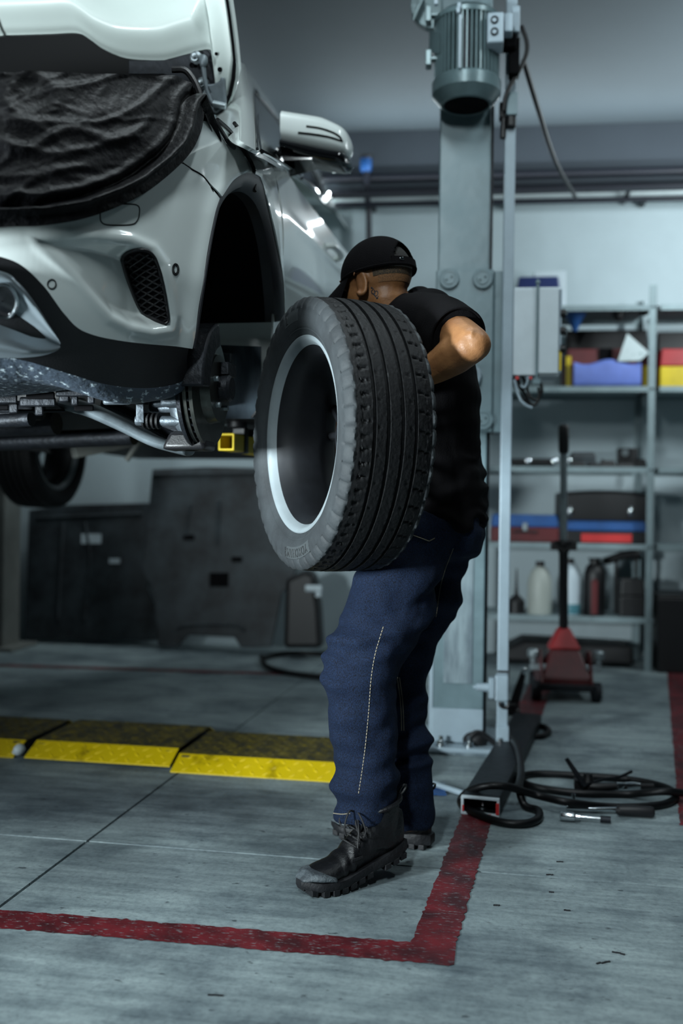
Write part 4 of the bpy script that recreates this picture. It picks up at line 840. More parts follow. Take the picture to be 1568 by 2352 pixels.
def ztext(body, size, rad, M, ztop, name, par, m, flip=1, ang0=0.0, squash=1.0, inward=True):
    cu = bpy.data.curves.new('txt', 'FONT'); cu.body = body; cu.size = size; cu.align_x = 'CENTER'; cu.extrude = .0007; cu.space_character = 1.12
    o = bpy.data.objects.new('txt', cu); COL.objects.link(o); dg = bpy.context.evaluated_depsgraph_get(); dg.update()
    me = bpy.data.meshes.new_from_object(o.evaluated_get(dg)); bpy.data.objects.remove(o)
    V = vco(me); x, y, z = V[:, 0]*squash, V[:, 1], V[:, 2]
    r = rad+(y-size*.35); a = ang0-x/rad*flip
    W = np.stack([r*np.cos(a), r*np.sin(a), np.interp(r, [BR+.016, BR+.034, BR+.045, BR+.056, BR+.066, BR+.083], [-.1075, -.1145, -.1165, -.1165, -.1145, -.108])-.0012-z*0+z], 1); W = tr(M, W)-WL[par.name]
    setco(me, W); return put(name, me, m, par, smooth=False)
def rim(par, M, spokes=5):
    b = MB()                                                    # bright inner lip
    b.lathe([(BR-.001, -.086), (BR+.002, -.092), (BR+.003, -.097), (BR-.001, -.100), (BR-.008, -.098), (BR-.013, -.092), (BR-.018, -.085), (BR-.021, -.079)], M, 96); obj('rim_lip', b, 'rim_silver', par)
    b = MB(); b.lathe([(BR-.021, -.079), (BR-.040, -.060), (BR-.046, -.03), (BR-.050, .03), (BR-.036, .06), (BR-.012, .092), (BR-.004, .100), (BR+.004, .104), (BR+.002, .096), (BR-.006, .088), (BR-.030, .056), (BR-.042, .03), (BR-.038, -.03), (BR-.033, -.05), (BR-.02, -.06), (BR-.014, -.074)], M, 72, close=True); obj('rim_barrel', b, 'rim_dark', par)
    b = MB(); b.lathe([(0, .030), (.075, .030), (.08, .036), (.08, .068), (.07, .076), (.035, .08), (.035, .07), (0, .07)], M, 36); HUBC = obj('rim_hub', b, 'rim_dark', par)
    for k in range(5): t = 2*np.pi*k/5; p = tr(M, [(.056*math.cos(t), .056*math.sin(t), .029)])[0]; q_ = tr(M, [(.056*math.cos(t), .056*math.sin(t), .077)])[0]; b = MB(); b.cyl(p, q_, .011, n=12); obj('bolt_hole', b, 'deep_black', HUBC)
    for k in range(spokes):
        for s_ in (-1, 1):
            t = 2*np.pi*k/spokes+.25; t1 = t+s_*.17; b = MB()
            pa, pb, pc_ = (.06*math.cos(t+s_*.2), .06*math.sin(t+s_*.2), .055), (.13*math.cos(t+s_*.15), .13*math.sin(t+s_*.15), .070), ((BR-.02)*math.cos(t1), (BR-.02)*math.sin(t1), .086)
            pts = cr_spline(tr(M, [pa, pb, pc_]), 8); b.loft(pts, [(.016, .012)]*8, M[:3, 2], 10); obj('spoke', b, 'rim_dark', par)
TAX = nrm(RT*math.cos(math.radians(23.5))+FW*math.sin(math.radians(23.5))+UP*.02)
TC = px(771, 1002, 2.545)
tdn = UP*math.cos(math.radians(0))+0*RT
MT = frame(TC, np.cross(UP, TAX), UP)
if np.dot(MT[:3, 2], TAX) < 0: MT = frame(TC, -np.cross(UP, TAX), UP)
WHEEL = thing('alloy_wheel', 'worn tyre on a silver alloy rim held by the mechanic', 'wheel', TC-UP*RW)
b = MB(); G = tyre_mesh(); GW = np.stack([tr(MT, g) for g in G]); sN = 17; b.grid(GW[:sN+1], cv=True, mi=1); b.grid(GW[sN:-sN], cv=True); b.grid(GW[-sN-1:], cv=True, mi=1); TYRE = obj('tyre', b, ['rubber', 'rubber_dusty'], WHEEL, ang=50)
rim(WHEEL, MT)
# raised lettering on the near side wall
dn = math.atan2(*(lambda v: (v[1], v[0]))((np.linalg.inv(MT)@np.r_[-UP*1.0, 0])[:3]))
sgn = 1
def patch(a0, a1, r0, r1, name, m, par, lift=.0008):
    b = MB(); A = np.linspace(a0, a1, 40); rows = []
    for r in np.linspace(r0, r1, 6): z = np.interp(r, [BR+.016, BR+.034, BR+.045, BR+.056, BR+.066, BR+.083], [-.1075, -.1145, -.1165, -.1165, -.1145, -.108])-lift; rows.append(tr(MT, np.stack([r*np.cos(A), r*np.sin(A), np.full(40, z)], 1)))
    b.slab(np.array(rows), TAX*.002); return obj(name, b, m, par)
patch(dn-.40, dn+.12, BR+.036, BR+.066, 'lettering_band', 'text_patch', TYRE)
ztext('YOKOHAMA', .031, BR+.052, MT, 0, 'lettering', TYRE, 'text_dark', flip=-1, ang0=dn-.10, squash=.82)
up_ = dn+np.pi
patch(up_-.25, up_+.06, BR+.036, BR+.066, 'lettering_band', 'text_patch', TYRE)
ztext('2', .031, BR+.052, MT, 0, 'lettering', TYRE, 'text_dark', flip=-1, ang0=up_-.19)
# the other wheels still on the car
def car_wheel(a, b_, h, label):
    c = car(a, b_, h); s_ = 1 if a > 0 else -1; M = frame(c, (0, s_, 0), (0, 0, 1)) 
    if np.dot(M[:3, 2], (s_, 0, 0)) < 0: M = frame(c, (0, -s_, 0), (0, 0, 1))
    b = MB(); G = tyre_mesh(120, False); b.grid(np.stack([tr(M, g) for g in G]), cv=True); o = obj('rear_wheel', b, 'rubber', CAR, ang=50); o['label'] = label; rim(o, M)
wr_c = px(70, 1040, 5.0)
car_wheel(-.93, 3.36, .235, 'rear wheel with dark tyre hanging below the car on the far side')
car_wheel(.79, 3.5, .235, 'rear wheel with dark tyre hanging below the near side')
# ================================================================== two-post lift
ZC = 3.99
cl, crr = flo(990, 1722), flo(1108, 1727)
LX = nrm(crr-cl); LY = np.cross(UP, LX); LRm = np.stack([LX, LY, UP], 1); CWD = np.linalg.norm(crr-cl)
def lp(x, y, z): return cl+LX*x+LY*y+UP*z-UP*cl[2]         # column frame: x right, y away, z up
LIFT_T = thing('car_lift', 'grey two post car lift column with motor, carriage and yellow arm', 'car lift', lp(CWD/2, .15, 0))
def lbox(name, x0, x1, y0, y1, z0, z1, m, par=None, bev=.004, smooth=False):
    b = MB(); b.box(lp((x0+x1)/2, (y0+y1)/2, (z0+z1)/2), (x1-x0, y1-y0, z1-z0), LRm); return obj(name, b, m, par or LIFT_T, bevel=bev, smooth=smooth)
def lpx(x, y, yy=0.0): return onplane(x, y, lp(0, yy, 0), LY)   # pixel on a plane parallel to the column front, yy behind it
def loc(p): d = p-lp(0, 0, 0); return d@LX, d@LY, d@UP
W = CWD; HCOL = 3.05
# column: folded front sheet with flanges and an open slot towards the car, right flank separate
b = MB(); b.prism([(0, 0), (W, 0), (W, .26), (0, .26), (0, .22), (W-.03, .22), (W-.03, .03), (.0, .03)], frame(lp(0, 0, .03), LX, LY), 0, HCOL); COLM = obj('column', b, 'lift_grey', LIFT_T, smooth=False, bevel=.006)
lbox('column_lower_panel', .045, W-.045, -.004, .002, .27, .95, 'lift_worn', COLM, .002); lbox('column_foot', .0, W, -.010, .004, .035, .17, 'lift_pale', COLM, .004)
lbox('column_edge', -.012, .004, -.004, .01, .04, 1.05, 'lift_pale', COLM, .002); lbox('flank_shade', W+.001, W+.012, .03, .22, .04, 2.6, 'dark_metal', COLM, .002)  # dark strip on the right flank puts that side's shade into colour
# base plate with bolts and shims
b = MB(); pA = loc(flo(960, 1742))[0]; 
b.box(lp(W/2+.03, .12, .022), (W+.20, .42, .018), LRm); BASEP = obj('base_plate', b, 'lift_pale', LIFT_T, smooth=False, bevel=.003)
b = MB(); b.box(lp(W/2+.02, .12, .0065), (W+.16, .40, .013), LRm); obj('base_shim', b, 'lift_worn', BASEP, smooth=False)
for x in (.02, W*.64, W+.045):
    b = MB(); p = lp(x+.02, -.055, .031); b.lathe([(0, .04), (.008, .04), (.008, .022), (.017, .022), (.017, .008), (.024, .008), (.024, 0)], frame(p, LX, LY), 6 if False else 14); obj('anchor_bolt', b, 'chrome', BASEP)
b = MB(); b.tube(cr_spline([lp(W*.72, -.03, .03), lp(W*.8, -.04, .075), lp(W*.95, -.03, .08), lp(W+.05, -.02, .04)], 16), .012, 10); b.ellip(lp(W*.85, -.02, .05), (.05, .03, .035), nu=8, nv=14); obj('anchor_cap', b, 'plastic_dark', BASEP)
# cable post beside the column
pz0 = loc(lpx(1152, 1745, -.03)); px0 = pz0[0]
b = MB(); b.box(lp(px0-.001, -.02, 1.55), (.043, .04, 3.0), LRm); POST = obj('cable_post', b, 'lift_pale', LIFT_T, smooth=False, bevel=.004)
lbox('post_foot', px0-.024, px0+.026, -.05, .015, .03, .115, 'lift_pale', POST)
zc_ = loc(lpx(1140, 1578, -.04))[2]
lbox('limit_switch', px0-.032, px0+.020, -.075, -.036, zc_-.05, zc_+.052, 'lift_pale', POST, .006)
b = MB(); b.box(lp(px0-.045, -.055, zc_), (.022, .05, .08), LRm); b.cyl(lp(px0-.055, -.055, zc_), lp(px0-.105, -.055, zc_), .018, .014, 14); b.cyl(lp(px0-.105, -.055, zc_), lp(px0-.118, -.055, zc_), .010, .003, 12); obj('switch_plunger', b, 'lift_pale', POST, bevel=.003)
b = MB(); b.tube(cr_spline([lp(px0+.022, -.06, zc_-.045), lp(px0+.020, -.06, zc_-.07), lp(px0+.004, -.06, zc_-.078), lp(px0-.012, -.06, zc_-.066), lp(px0-.012, -.06, zc_-.055)], 16), .006, 8); obj('hook', b, 'plastic_dark', POST)
lbox('post_joint', px0-.0225, px0+.0225, -.041, -.03, zc_+.056, zc_+.066, 'plastic_dark', POST, .001)
# top of the post: limit switch box, socket and cables
zt = loc(lpx(1170, 245, -.03))[2]
lbox('switch_box', px0-.02, px0+.025, -.062, -.04, zt-.045, zt+.045, 'lift_grey', POST, .004)
b = MB(); b.box(lp(px0-.03, -.03, zt-.02), (.03, .05, .06), LRm); b.cyl(lp(px0+.0, -.05, zt-.05), lp(px0+.0, -.05, zt-.09), .02, n=14); b.cyl(lp(px0-.027, -.04, zt-.04), lp(px0-.03, -.04, zt-.13), .012, n=10); obj('cable_gland', b, 'plastic_dark', POST, bevel=.003)
# carriage plate with three big pins
cz = [loc(lpx(1060, 620, -.03))[2], loc(lpx(1060, 992, -.03))[2]]
xa, xb = loc(lpx(1001, 630, -.03))[0], loc(lpx(1132, 630, -.03))[0]
CARR = lbox('carriage', xa, xb+.005, -.035, .012, cz[1], cz[0], 'lift_grey', None, .006)
lbox('carriage_side', xb+.006, xb+.04, -.02, .14, cz[1]+.0, cz[0]-.005, 'lift_grey', CARR, .004)
for (x, y) in ((1031, 642), (1108, 642), (1109, 965), (1031, 965)):
    p = lpx(x, y, -.036); M_ = frame(p, LX, UP); M_ = M_ if np.dot(M_[:3, 2], LY) < 0 else frame(p, UP, LX); b = MB()
    b.lathe([(.040, 0), (.040, .010), (.036, .014), (.030, .014), (.029, .011), (.024, .011), (.022, .016), (0, .016)], M_, 32); PIN = obj('carriage_pin', b, 'lift_grey', CARR)
    b = MB()
    for s_ in (-1, 1): q_ = tr(M_, [(s_*.010, s_*.006, .0145)])[0]; b.cyl(q_, q_-LY*.003, .0038, n=8)
    obj('pin_hole', b, 'deep_black', PIN)
b = MB(); b.tube(cr_spline([lpx(x, y, -.06) for x, y in ((1094, 845), (1100, 858), (1098, 872), (1092, 884))], 16), .010, 10); obj('release_handle', b, 'lift_pale', CARR)
b = MB(); b.hexa([lpx(1086, 890, -.06), lpx(1098, 893, -.06), lpx(1098, 893, -.036), lpx(1086, 890, -.036)], [lpx(1084, 840, -.06), lpx(1094, 840, -.06), lpx(1094, 840, -.036), lpx(1084, 840, -.036)]); obj('release_bracket', b, 'lift_pale', CARR)
# lift arms: beam from the carriage under the sill, yellow telescopic tube pointing forward
za = loc(lpx(900, 1010, -.03))[2]
b = MB(); pe = px(545, 1012, 3.55); ps = lp(.05, .02, za); d_ = nrm(pe-ps); sd_ = nrm(np.cross(UP, d_)); Rr_ = np.stack([d_, sd_, UP], 1)
b.box((ps+pe)/2, (np.linalg.norm(pe-ps), .09, .075), Rr_); ARM = obj('lift_arm', b, 'dark_metal', LIFT_T, smooth=False, bevel=.004)
def sq_tube(c, d, size, wall, L, m, name, par):
    d = nrm(d); s_ = nrm(np.cross(UP, d)); u_ = np.cross(d, s_); h = size/2; i_ = h-wall; b = MB()
    ou = [(h, h), (-h, h), (-h, -h), (h, -h)]; ii = [(i_, i_), (-i_, i_), (-i_, -i_), (i_, -i_)]
    pt = lambda q, t: c+s_*q[0]+u_*q[1]+d*t
    V = [pt(q, 0) for q in ou]+[pt(q, 0) for q in ii]+[pt(q, L) for q in ou]+[pt(q, L) for q in ii]; F = []
    for k in range(4): n_ = (k+1) % 4; F += [(k, n_, 4+n_, 4+k), (8+k, 12+k, 12+n_, 8+n_), (k, 8+k, 8+n_, n_), (4+k, 4+n_, 12+n_, 12+k)]
    b.add(V, F); return obj(name, b, m, par, smooth=False, bevel=.003)
pt0 = px(519, 1015, 3.35); SQ = sq_tube(pt0, FW*.95+RT*.3, .058, .007, .45, 'yellow_paint', 'arm_extension', ARM)
b = MB(); b.box(pt0+nrm(FW*.95+RT*.3)*.12, (.04, .04, .04)); obj('extension_core', b, 'deep_black', SQ, smooth=False)
b = MB(); b.box(px(552, 1012, 3.45), (.05, .05, .09)); b.cyl(px(545, 985, 3.5), px(545, 945, 3.5), .035, n=16); obj('arm_pad', b, 'plastic_dark', ARM, bevel=.006)
b = MB(); b.tube([px(505, 968, 3.6), px(560, 966, 3.6), px(700, 970, 3.7)], .016, 10); obj('arm_rod', b, 'steel', ARM)
# ---- motor on top of the column
mc = lpx(1072, 110, -.12); xm, ym, _ = loc(mc); MXM = lambda z: frame(lp(xm, ym, z), LX, LY)
zb = loc(lpx(1072, 241, -.12))[2]; zf0 = loc(lpx(1072, 157, -.25))[2]; zf1 = loc(lpx(1072, 12, -.25))[2]; rm = .120
b = MB(); b.lathe([(0, zb-.0), (.088, zb-.0), (.093, zb-.006), (.100, zb-.002), (rm+.004, zb+.026), (rm+.013, zb+.036), (rm+.014, zf0-.004), (rm+.008, zf0+.004), (.1, zf0+.004)], MXM(0), 48); MOT = obj('motor', b, 'motor_grey', LIFT_T, ang=18)
b = MB(); b.lathe([(0, zb-.006), (.082, zb-.006), (.086, zb-.003)], MXM(0), 32); obj('fan_grille', b, 'deep_black', MOT)
b = MB(); b.lathe([(.1, zf0), (.1, zf1), (0, zf1)], MXM(0), 40); obj('motor_core', b, 'dark_metal', MOT)
b = MB()
for k in range(44): t = 2*np.pi*k/44; R_ = LRm@np.array([[math.cos(t), -math.sin(t), 0], [math.sin(t), math.cos(t), 0], [0, 0, 1]]); b.box(lp(xm+.112*math.cos(t), ym+.112*math.sin(t), (zf0+zf1)/2), (.028, .0055, zf1-zf0), R_)
obj('cooling_fin', b, 'motor_grey', MOT, smooth=False)
b = MB(); b.lathe([(0, zf1+.03), (.10, zf1+.03), (.13, zf1+.005), (.13, zf1-.012), (.1, zf1-.012)], MXM(0), 40); obj('end_bell', b, 'motor_grey', MOT)
for (x0, x1, y0, y1) in ((972, 984, 20, 55), (972, 984, 120, 155)):
    p0, p1 = lpx(x0, y0, -.15), lpx(x1, y1, -.15); c = (p0+p1)/2; b = MB(); b.box(c+LX*.01, (.022, .05, abs(p0-p1)[2]), LRm); b.box(c+LX*.04+UP*.0, (.05, .03, .012), LRm); obj('mount_foot', b, 'motor_grey', MOT, bevel=.003, smooth=False)
b = MB(); b.hexa([lpx(984, 122, -.12), lpx(1010, 124, -.20), lpx(1010, 124, -.1), lpx(984, 122, -.06)], [lpx(986, 70, -.12), lpx(1010, 72, -.20), lpx(1010, 72, -.1), lpx(986, 70, -.06)]); obj('mount_web', b, 'motor_grey', MOT, bevel=.004, smooth=False)
tb0, tb1 = lpx(1118, 98, -.26), lpx(1157, 26, -.26); b = MB(); b.box((tb0+tb1)/2+LY*.05, (abs((tb1-tb0)@LX), .10, abs((tb1-tb0)@UP)), LRm); TB = obj('terminal_box', b, 'lift_pale', MOT, bevel=.006, smooth=False)
for y in (46, 73):
    p = lpx(1135, y, -.262); M_ = frame(p, UP, LX); M_ = M_ if np.dot(M_[:3, 2], LY) < 0 else frame(p, LX, UP); b = MB(); b.lathe([(.014, -.005), (.014, .006), (.010, .006), (.010, -.001)], M_, 18); obj('gland_ring', b, 'deep_black', TB); b = MB(); b.lathe([(.008, .0), (.008, .003), (0, .003)], M_, 14); obj('gland_plug', b, 'lift_pale', TB)
b = MB(); b.box((lpx(1157, 80, -.2)+lpx(1176, 38, -.2))/2, (.032, .06, .07), LRm); b.box(lpx(1184, 50, -.12), (.03, .05, .10), LRm); obj('relay_box', b, 'lift_pale', MOT, bevel=.004, smooth=False)
b = MB(); b.box(lpx(1167, 100, -.12), (.06, .06, .05), LRm); b.box(lpx(1180, 135, -.08), (.04, .06, .14), LRm); obj('motor_bracket', b, 'deep_black', MOT, bevel=.004, smooth=False)
b = MB(); b.hexa([lpx(945, 46, -.05), lpx(950, 48, -.05), lpx(950, 48, .1), lpx(945, 46, .1)], [lpx(965, -10, -.05), lpx(975, -8, -.05), lpx(975, -8, .1), lpx(965, -10, .1)]); b.lathe([(0, 0), (.10, 0), (.10, .04), (0, .04)], frame(lpx(1000, 20, .05), LX, UP), 32); obj('belt_guard', b, 'motor_grey', MOT, smooth=False, bevel=.003)
b = MB()
for (x, y) in ((1001, 6), (1054, 14), (1052, 25)): b.box(lpx(x, y, -.25), (.014, .02, .02), LRm)
obj('bell_bolt', b, 'lift_pale', MOT, smooth=False, bevel=.002)
b = MB(); b.box(lpx(1056, 95, -.262), (.009, .006, .20), LRm); obj('fin_rail', b, 'lift_pale', MOT, smooth=False)
b = MB(); b.tube(cr_spline([lpx(x, y, -.08) for x, y in ((1197, 60), (1209, 95), (1208, 125), (1193, 160), (1172, 195), (1160, 225), (1156, 255))], 30), .0085, 10); obj('motor_cable', b, 'hose', MOT)
b = MB(); b.tube(cr_spline([lpx(1202, 140, -.02), lpx(1235, 250, .3), lpx(1275, 370, .9), lpx(1322, 455, 1.6)], 24), .011, 8)
solo('hanging_cable', b, 'hose', 'thin dark cable slanting from the lift motor towards the back wall', 'cable')
# ---- control box on the post
bx0, bx1 = loc(lpx(1181, 760, -.03))[0], loc(lpx(1283, 760, -.03))[0]; bz0, bz1 = loc(lpx(1230, 862, -.03))[2], loc(lpx(1230, 657, -.03))[2]
CBX = thing('control_box', 'pale grey electrical control box mounted beside the lift column', 'control box', lp((bx0+bx1)/2, 0, bz0))
def bbox(name, x0, x1, y0, y1, z0, z1, m, par=CBX, bev=.003): return lbox(name, x0, x1, y0, y1, z0, z1, m, par, bev)
bbox('body', bx0-.01, bx1+.004, -.012, .14, bz0, bz1, 'box_white'); bbox('door', bx0+.09, bx1, -.024, -.012, bz0+.008, bz1-.006, 'box_white'); bbox('side_door', bx0-.008, bx0+.086, -.022, -.012, bz0+.002, bz1-.010, 'box_white')
bbox('door_edge', bx1+.002, bx1+.012, -.018, .13, bz0+.01, bz1-.01, 'lift_pale')
b = MB(); b.cyl(lp(bx0+.088, -.034, bz0-.02), lp(bx0+.088, -.034, bz1+.012), .0055, n=10); b.ellip(lp(bx0+.088, -.034, bz1+.014), (.009, .009, .012), nu=8, nv=10); b.box(lp(bx0+.088, -.03, bz0-.025), (.03, .02, .02), LRm); obj('lock_rod', b, 'lift_grey', CBX)
for y in (718, 758, 800):
    z = loc(lpx(1290, y, -.03))[2]; b = MB(); b.cyl(lp(bx1+.006, -.01, z), lp(bx1+.026, -.01, z), .017, n=16); o = obj('push_button', b, 'plastic_dark', CBX)
    if y < 790: b = MB(); b.cyl(lp(bx1+.026, -.012, z+.003), lp(bx1+.034, -.012, z+.003), .009, n=12); obj('button_cap', b, 'chrome', o)
bbox('warning_label', bx1+.003, bx1+.013, -.0195, -.018, bz0+.02, bz0+.10, 'yellow_paint')
b = MB()
for pts in ([(1185, 865), (1190, 885), (1205, 905), (1215, 925), (1228, 930), (1238, 912), (1236, 890)], [(1198, 862), (1205, 880), (1200, 898), (1192, 880), (1190, 868)], [(1225, 868), (1240, 880), (1244, 900), (1232, 918), (1218, 912), (1210, 890), (1215, 870)], [(1180, 868), (1184, 892), (1200, 915), (1222, 934)]): b.tube(cr_spline([lpx(x, y, -.01-.008*len(pts)+.05) for x, y in pts], 26), .006, 8)
obj('cable_bundle', b, 'hose', CBX)
b = MB(); b.tube(cr_spline([lpx(x, y, -.05) for x, y in ((1212, 864), (1210, 880), (1203, 890), (1195, 884))], 12), .005, 8); b.tube(cr_spline([lpx(x, y, -.05) for x, y in ((1181, 872), (1188, 900), (1196, 920), (1210, 932), (1222, 936))], 14), .005, 8); obj('pale_lead', b, 'lift_pale', CBX)
b = MB(); b.box(lpx(1187, 868, -.04), (.012, .01, .012), LRm); b.box(lpx(1217, 868, -.04), (.014, .01, .01), LRm); obj('red_plug', b, 'red_bright', CBX, smooth=False)
# ---- hollow steel beam lying on the floor
ba, bb_ = flo(1102, 1874), flo(1212, 1668); d_ = nrm(bb_-ba); s_ = nrm(np.cross(UP, d_)); wv, hv = .118, .056
BM = thing('steel_beam', 'flat hollow dark steel beam with white and red chipped end on the floor', 'beam', ba)
def rect_tube(c, d, wd_, ht, wall, L, m, name, par):
    sdv = nrm(np.cross(d, UP)); b = MB(); ou = [(wd_/2, ht), (-wd_/2, ht), (-wd_/2, 0), (wd_/2, 0)]; ii = [(wd_/2-wall, ht-wall), (-wd_/2+wall, ht-wall), (-wd_/2+wall, wall), (wd_/2-wall, wall)]
    pt = lambda q, t: c+sdv*q[0]+UP*q[1]+d*t
    V = [pt(q, 0) for q in ou]+[pt(q, 0) for q in ii]+[pt(q, L) for q in ou]+[pt(q, L) for q in ii]; F = []
    for k in range(4): n_ = (k+1) % 4; F += [(k, n_, 4+n_, 4+k), (8+k, 12+k, 12+n_, 8+n_), (k, 8+k, 8+n_, n_), (4+k, 4+n_, 12+n_, 12+k)]
    b.add(V, F); return obj(name, b, m, par, smooth=False, bevel=.002)
rect_tube(ba+UP*.002, d_, wv, hv, .006, np.linalg.norm(bb_-ba), 'dark_metal', 'tube', BM)
e_ = rect_tube(ba-d_*.004+UP*.001, d_, wv+.003, hv+.003, .0085, .014, 'box_white', 'end_frame', BM); e_['label'] = 'white chipped end frame'
b = MB()
sdv = nrm(np.cross(d_, UP))
b.box(ba-d_*.005+sdv*(wv/2-.004)+UP*.028, (.010, .006, .035), np.stack([sdv, d_, UP], 1)); b.box(ba-d_*.005+sdv*.01+UP*.006, (.05, .006, .006), np.stack([sdv, d_, UP], 1)); b.box(ba-d_*.005-sdv*(wv/2-.006)+UP*.022, (.005, .006, .018), np.stack([sdv, d_, UP], 1)); obj('red_paint_chip', b, 'red_bright', BM, smooth=False)
b = MB(); b.cyl(ba+d_*.05+UP*.02, ba+d_*.05+UP*.04, .007, n=10); b.lathe([(0, .002), (.016, .002), (.016, .008), (0, .008)], frame(ba+d_*.05+UP*.008, LX, LY), 14); obj('end_bolt', b, 'chrome', BM)
# bright flat bar between the lift foot and the beam
b = MB(); p0, p1 = flo(975, 1793, .02), flo(1068, 1824, .01); b.tube([p0, p1], .010, 8); b.box((p0+p1)/2-UP*.006+nrm(FW)*.06, (.02, .02, .01)); solo('steel_bar', b, 'lift_pale', 'bright thin steel bar on the floor in front of the lift foot', 'bar')
# ================================================================== the mechanic
hipL, hipR = px(962, 1215, 2.70), px(1008, 1205, 2.87)
kneeL, kneeR = px(842, 1535, 2.60), px(922, 1545, 2.84)
ankL, ankR = px(838, 1890, 2.60), px(937, 1880, 2.81)
pel, waist, chest, uch, nkb = px(1000, 1180, 2.785), px(1003, 1070, 2.785), px(985, 880, 2.77), px(972, 765, 2.765), px(938, 705, 2.765)
hc = px(862, 652, 2.735)
shL, shR = px(1005, 745, 2.60), px(900, 735, 2.95)
elbL, elbR = px(1086, 792, 2.40), px(835, 900, 3.02)
wrL, wrR = px(962, 868, 2.56), px(740, 1080, 2.94)
PER = thing('person', 'person in black cap, black tee and blue jeans carrying a wheel', 'person', (ankL+ankR)/2*np.array([1, 1, 0]))
fac = nrm(-RT*.86+FW*.5); lat = nrm(np.cross(UP, fac))          # body facing, and the body's left (towards the camera)
hf = nrm(-RT*.80+FW*.60-UP*.15); hl = nrm(np.cross(UP, hf)); hu = np.cross(hf, hl); HRm = np.stack([hf, hl, hu], 1)
def hd(x, y, z): return hc+HRm@np.array([x, y, z])
b = MB()
# head and face
b.ellip(hd(-.012, 0, .022), (.098, .077, .088), HRm, 20, 28); b.ellip(hd(.012, 0, -.03), (.080, .066, .078), HRm); b.ellip(hd(.040, 0, -.078), (.050, .050, .036), HRm)
b.ellip(hd(.062, 0, -.088), (.028, .026, .020), HRm, 10, 14)
b.loft([hd(.082, 0, .012), hd(.098, 0, -.014), hd(.104, 0, -.030)], [(.010, .011), (.013, .014), (.015, .017)], hl, 12)
b.ellip(hd(.088, 0, -.060), (.012, .024, .006), HRm, 8, 12); b.ellip(hd(.087, 0, -.071), (.011, .020, .006), HRm, 8, 12)
for s_ in (-1, 1): b.ellip(hd(.080, .030*s_, .006), (.012, .016, .009), HRm, 8, 12); b.ellip(hd(.083, .031*s_, .022), (.010, .022, .006), HRm, 8, 12)
for s_ in (-1, 1):                                              # ears: helix rim, bowl and lobe
    M_ = np.eye(4); ez = .034; t = np.linspace(-2.4, 2.5, 22)
    pts = [hd(-.006-.019*math.cos(q)*.9+.003*math.sin(q), s_*(.078+.010*(math.cos(q)*-.5+.7)), -.014+ez*math.sin(q)) for q in t]; b.tube(pts, np.interp(t, [-2.4, -1.6, 0, 2.5], [.0055, .0065, .005, .004]), 8)
    b.ellip(hd(-.004, s_*.076, -.014), (.016, .008, .030), HRm, 10, 14); b.ellip(hd(.004, s_*.080, -.045), (.008, .006, .009), HRm, 8, 12)
# neck, torso
nk2 = px(912, 712, 2.762)
b.loft(cr_spline([hd(-.030, 0, -.03), hd(-.034, 0, -.085), nk2+UP*.01, nk2-UP*.06], 12), [(.057+.002*t, .055+.003*t) for t in np.linspace(0, 1, 12)], hl, 20)
tor = cr_spline([pel-UP*.05, pel, waist, chest, uch, nkb-UP*.01], 16)
b.loft(tor, list(zip(np.interp(np.linspace(0, 1, 16), [0, .15, .35, .6, .85, 1], [.145, .155, .145, .165, .15, .07]), np.interp(np.linspace(0, 1, 16), [0, .15, .35, .6, .85, 1], [.105, .110, .10, .115, .10, .06]))), lat, 24)
def limb(pts, rr, ref=UP, n=14): b.loft(cr_spline(pts, 14), [(np.interp(t, np.linspace(0, 1, len(rr)), rr),)*2 for t in np.linspace(0, 1, 14)], ref, n)
# arms: shoulder, biceps, elbow, forearm muscle, wrist
limb([uch+lat*.03, shL, shL+(elbL-shL)*.2], [.06, .066, .06], FW); limb([shL, shL+(elbL-shL)*.5, elbL], [.058, .054, .044], FW)
b.ellip(elbL+RT*.006, (.038, .038, .038)); b.ellip(elbL+(wrL-elbL)*.30+UP*.004, (.048, .05, .046)); limb([elbL, elbL+(wrL-elbL)*.3+UP*.002, elbL+(wrL-elbL)*.65, wrL], [.043, .049, .041, .029], FW)
b.tube(cr_spline([elbL+UP*.02-FW*.03, elbL+(wrL-elbL)*.35-FW*.042+UP*.028, elbL+(wrL-elbL)*.75-FW*.03+UP*.014], 12), np.interp(np.linspace(0, 1, 12), [0, .4, 1], [.012, .020, .008]), 8)
limb([uch-lat*.03, shR, shR+(elbR-shR)*.2], [.06, .066, .06], FW); limb([shR, (shR+elbR)/2, elbR], [.058, .05, .042], FW); limb([elbR, elbR+(wrR-elbR)*.3, wrR], [.042, .044, .028], FW)
# hands closing on the tyre
def hand(wr, fwd, palm, thumb_side):
    fwd = nrm(fwd); palm = nrm(palm-fwd*np.dot(palm, fwd)); sd = np.cross(fwd, palm)*thumb_side
    b.loft([wr-fwd*.01, wr+fwd*.03, wr+fwd*.075, wr+fwd*.092], [(.026, .020), (.036, .019), (.040, .016), (.036, .013)], sd, 14)
    for k, (o_, L_) in enumerate(((.030, .070), (.010, .080), (-.010, .075), (-.029, .060))):
        p0 = wr+fwd*.088+sd*o_; p1 = p0+fwd*L_*.42+palm*.012; p2 = p1+fwd*L_*.22+palm*.026; p3 = p2+fwd*L_*.06+palm*.028
        b.tube(cr_spline([p0-fwd*.012, p0, p1, p2, p3], 12), np.linspace(.0098, .0074, 12), 10); b.ellip(p3, (.0075, .0075, .0075), nu=6, nv=8)
    t0 = wr+fwd*.025+sd*.028; b.tube(cr_spline([t0, t0+sd*.022+fwd*.024+palm*.010, t0+sd*.030+fwd*.050+palm*.026, t0+sd*.024+fwd*.068+palm*.040], 12), np.linspace(.0135, .0085, 12), 10)
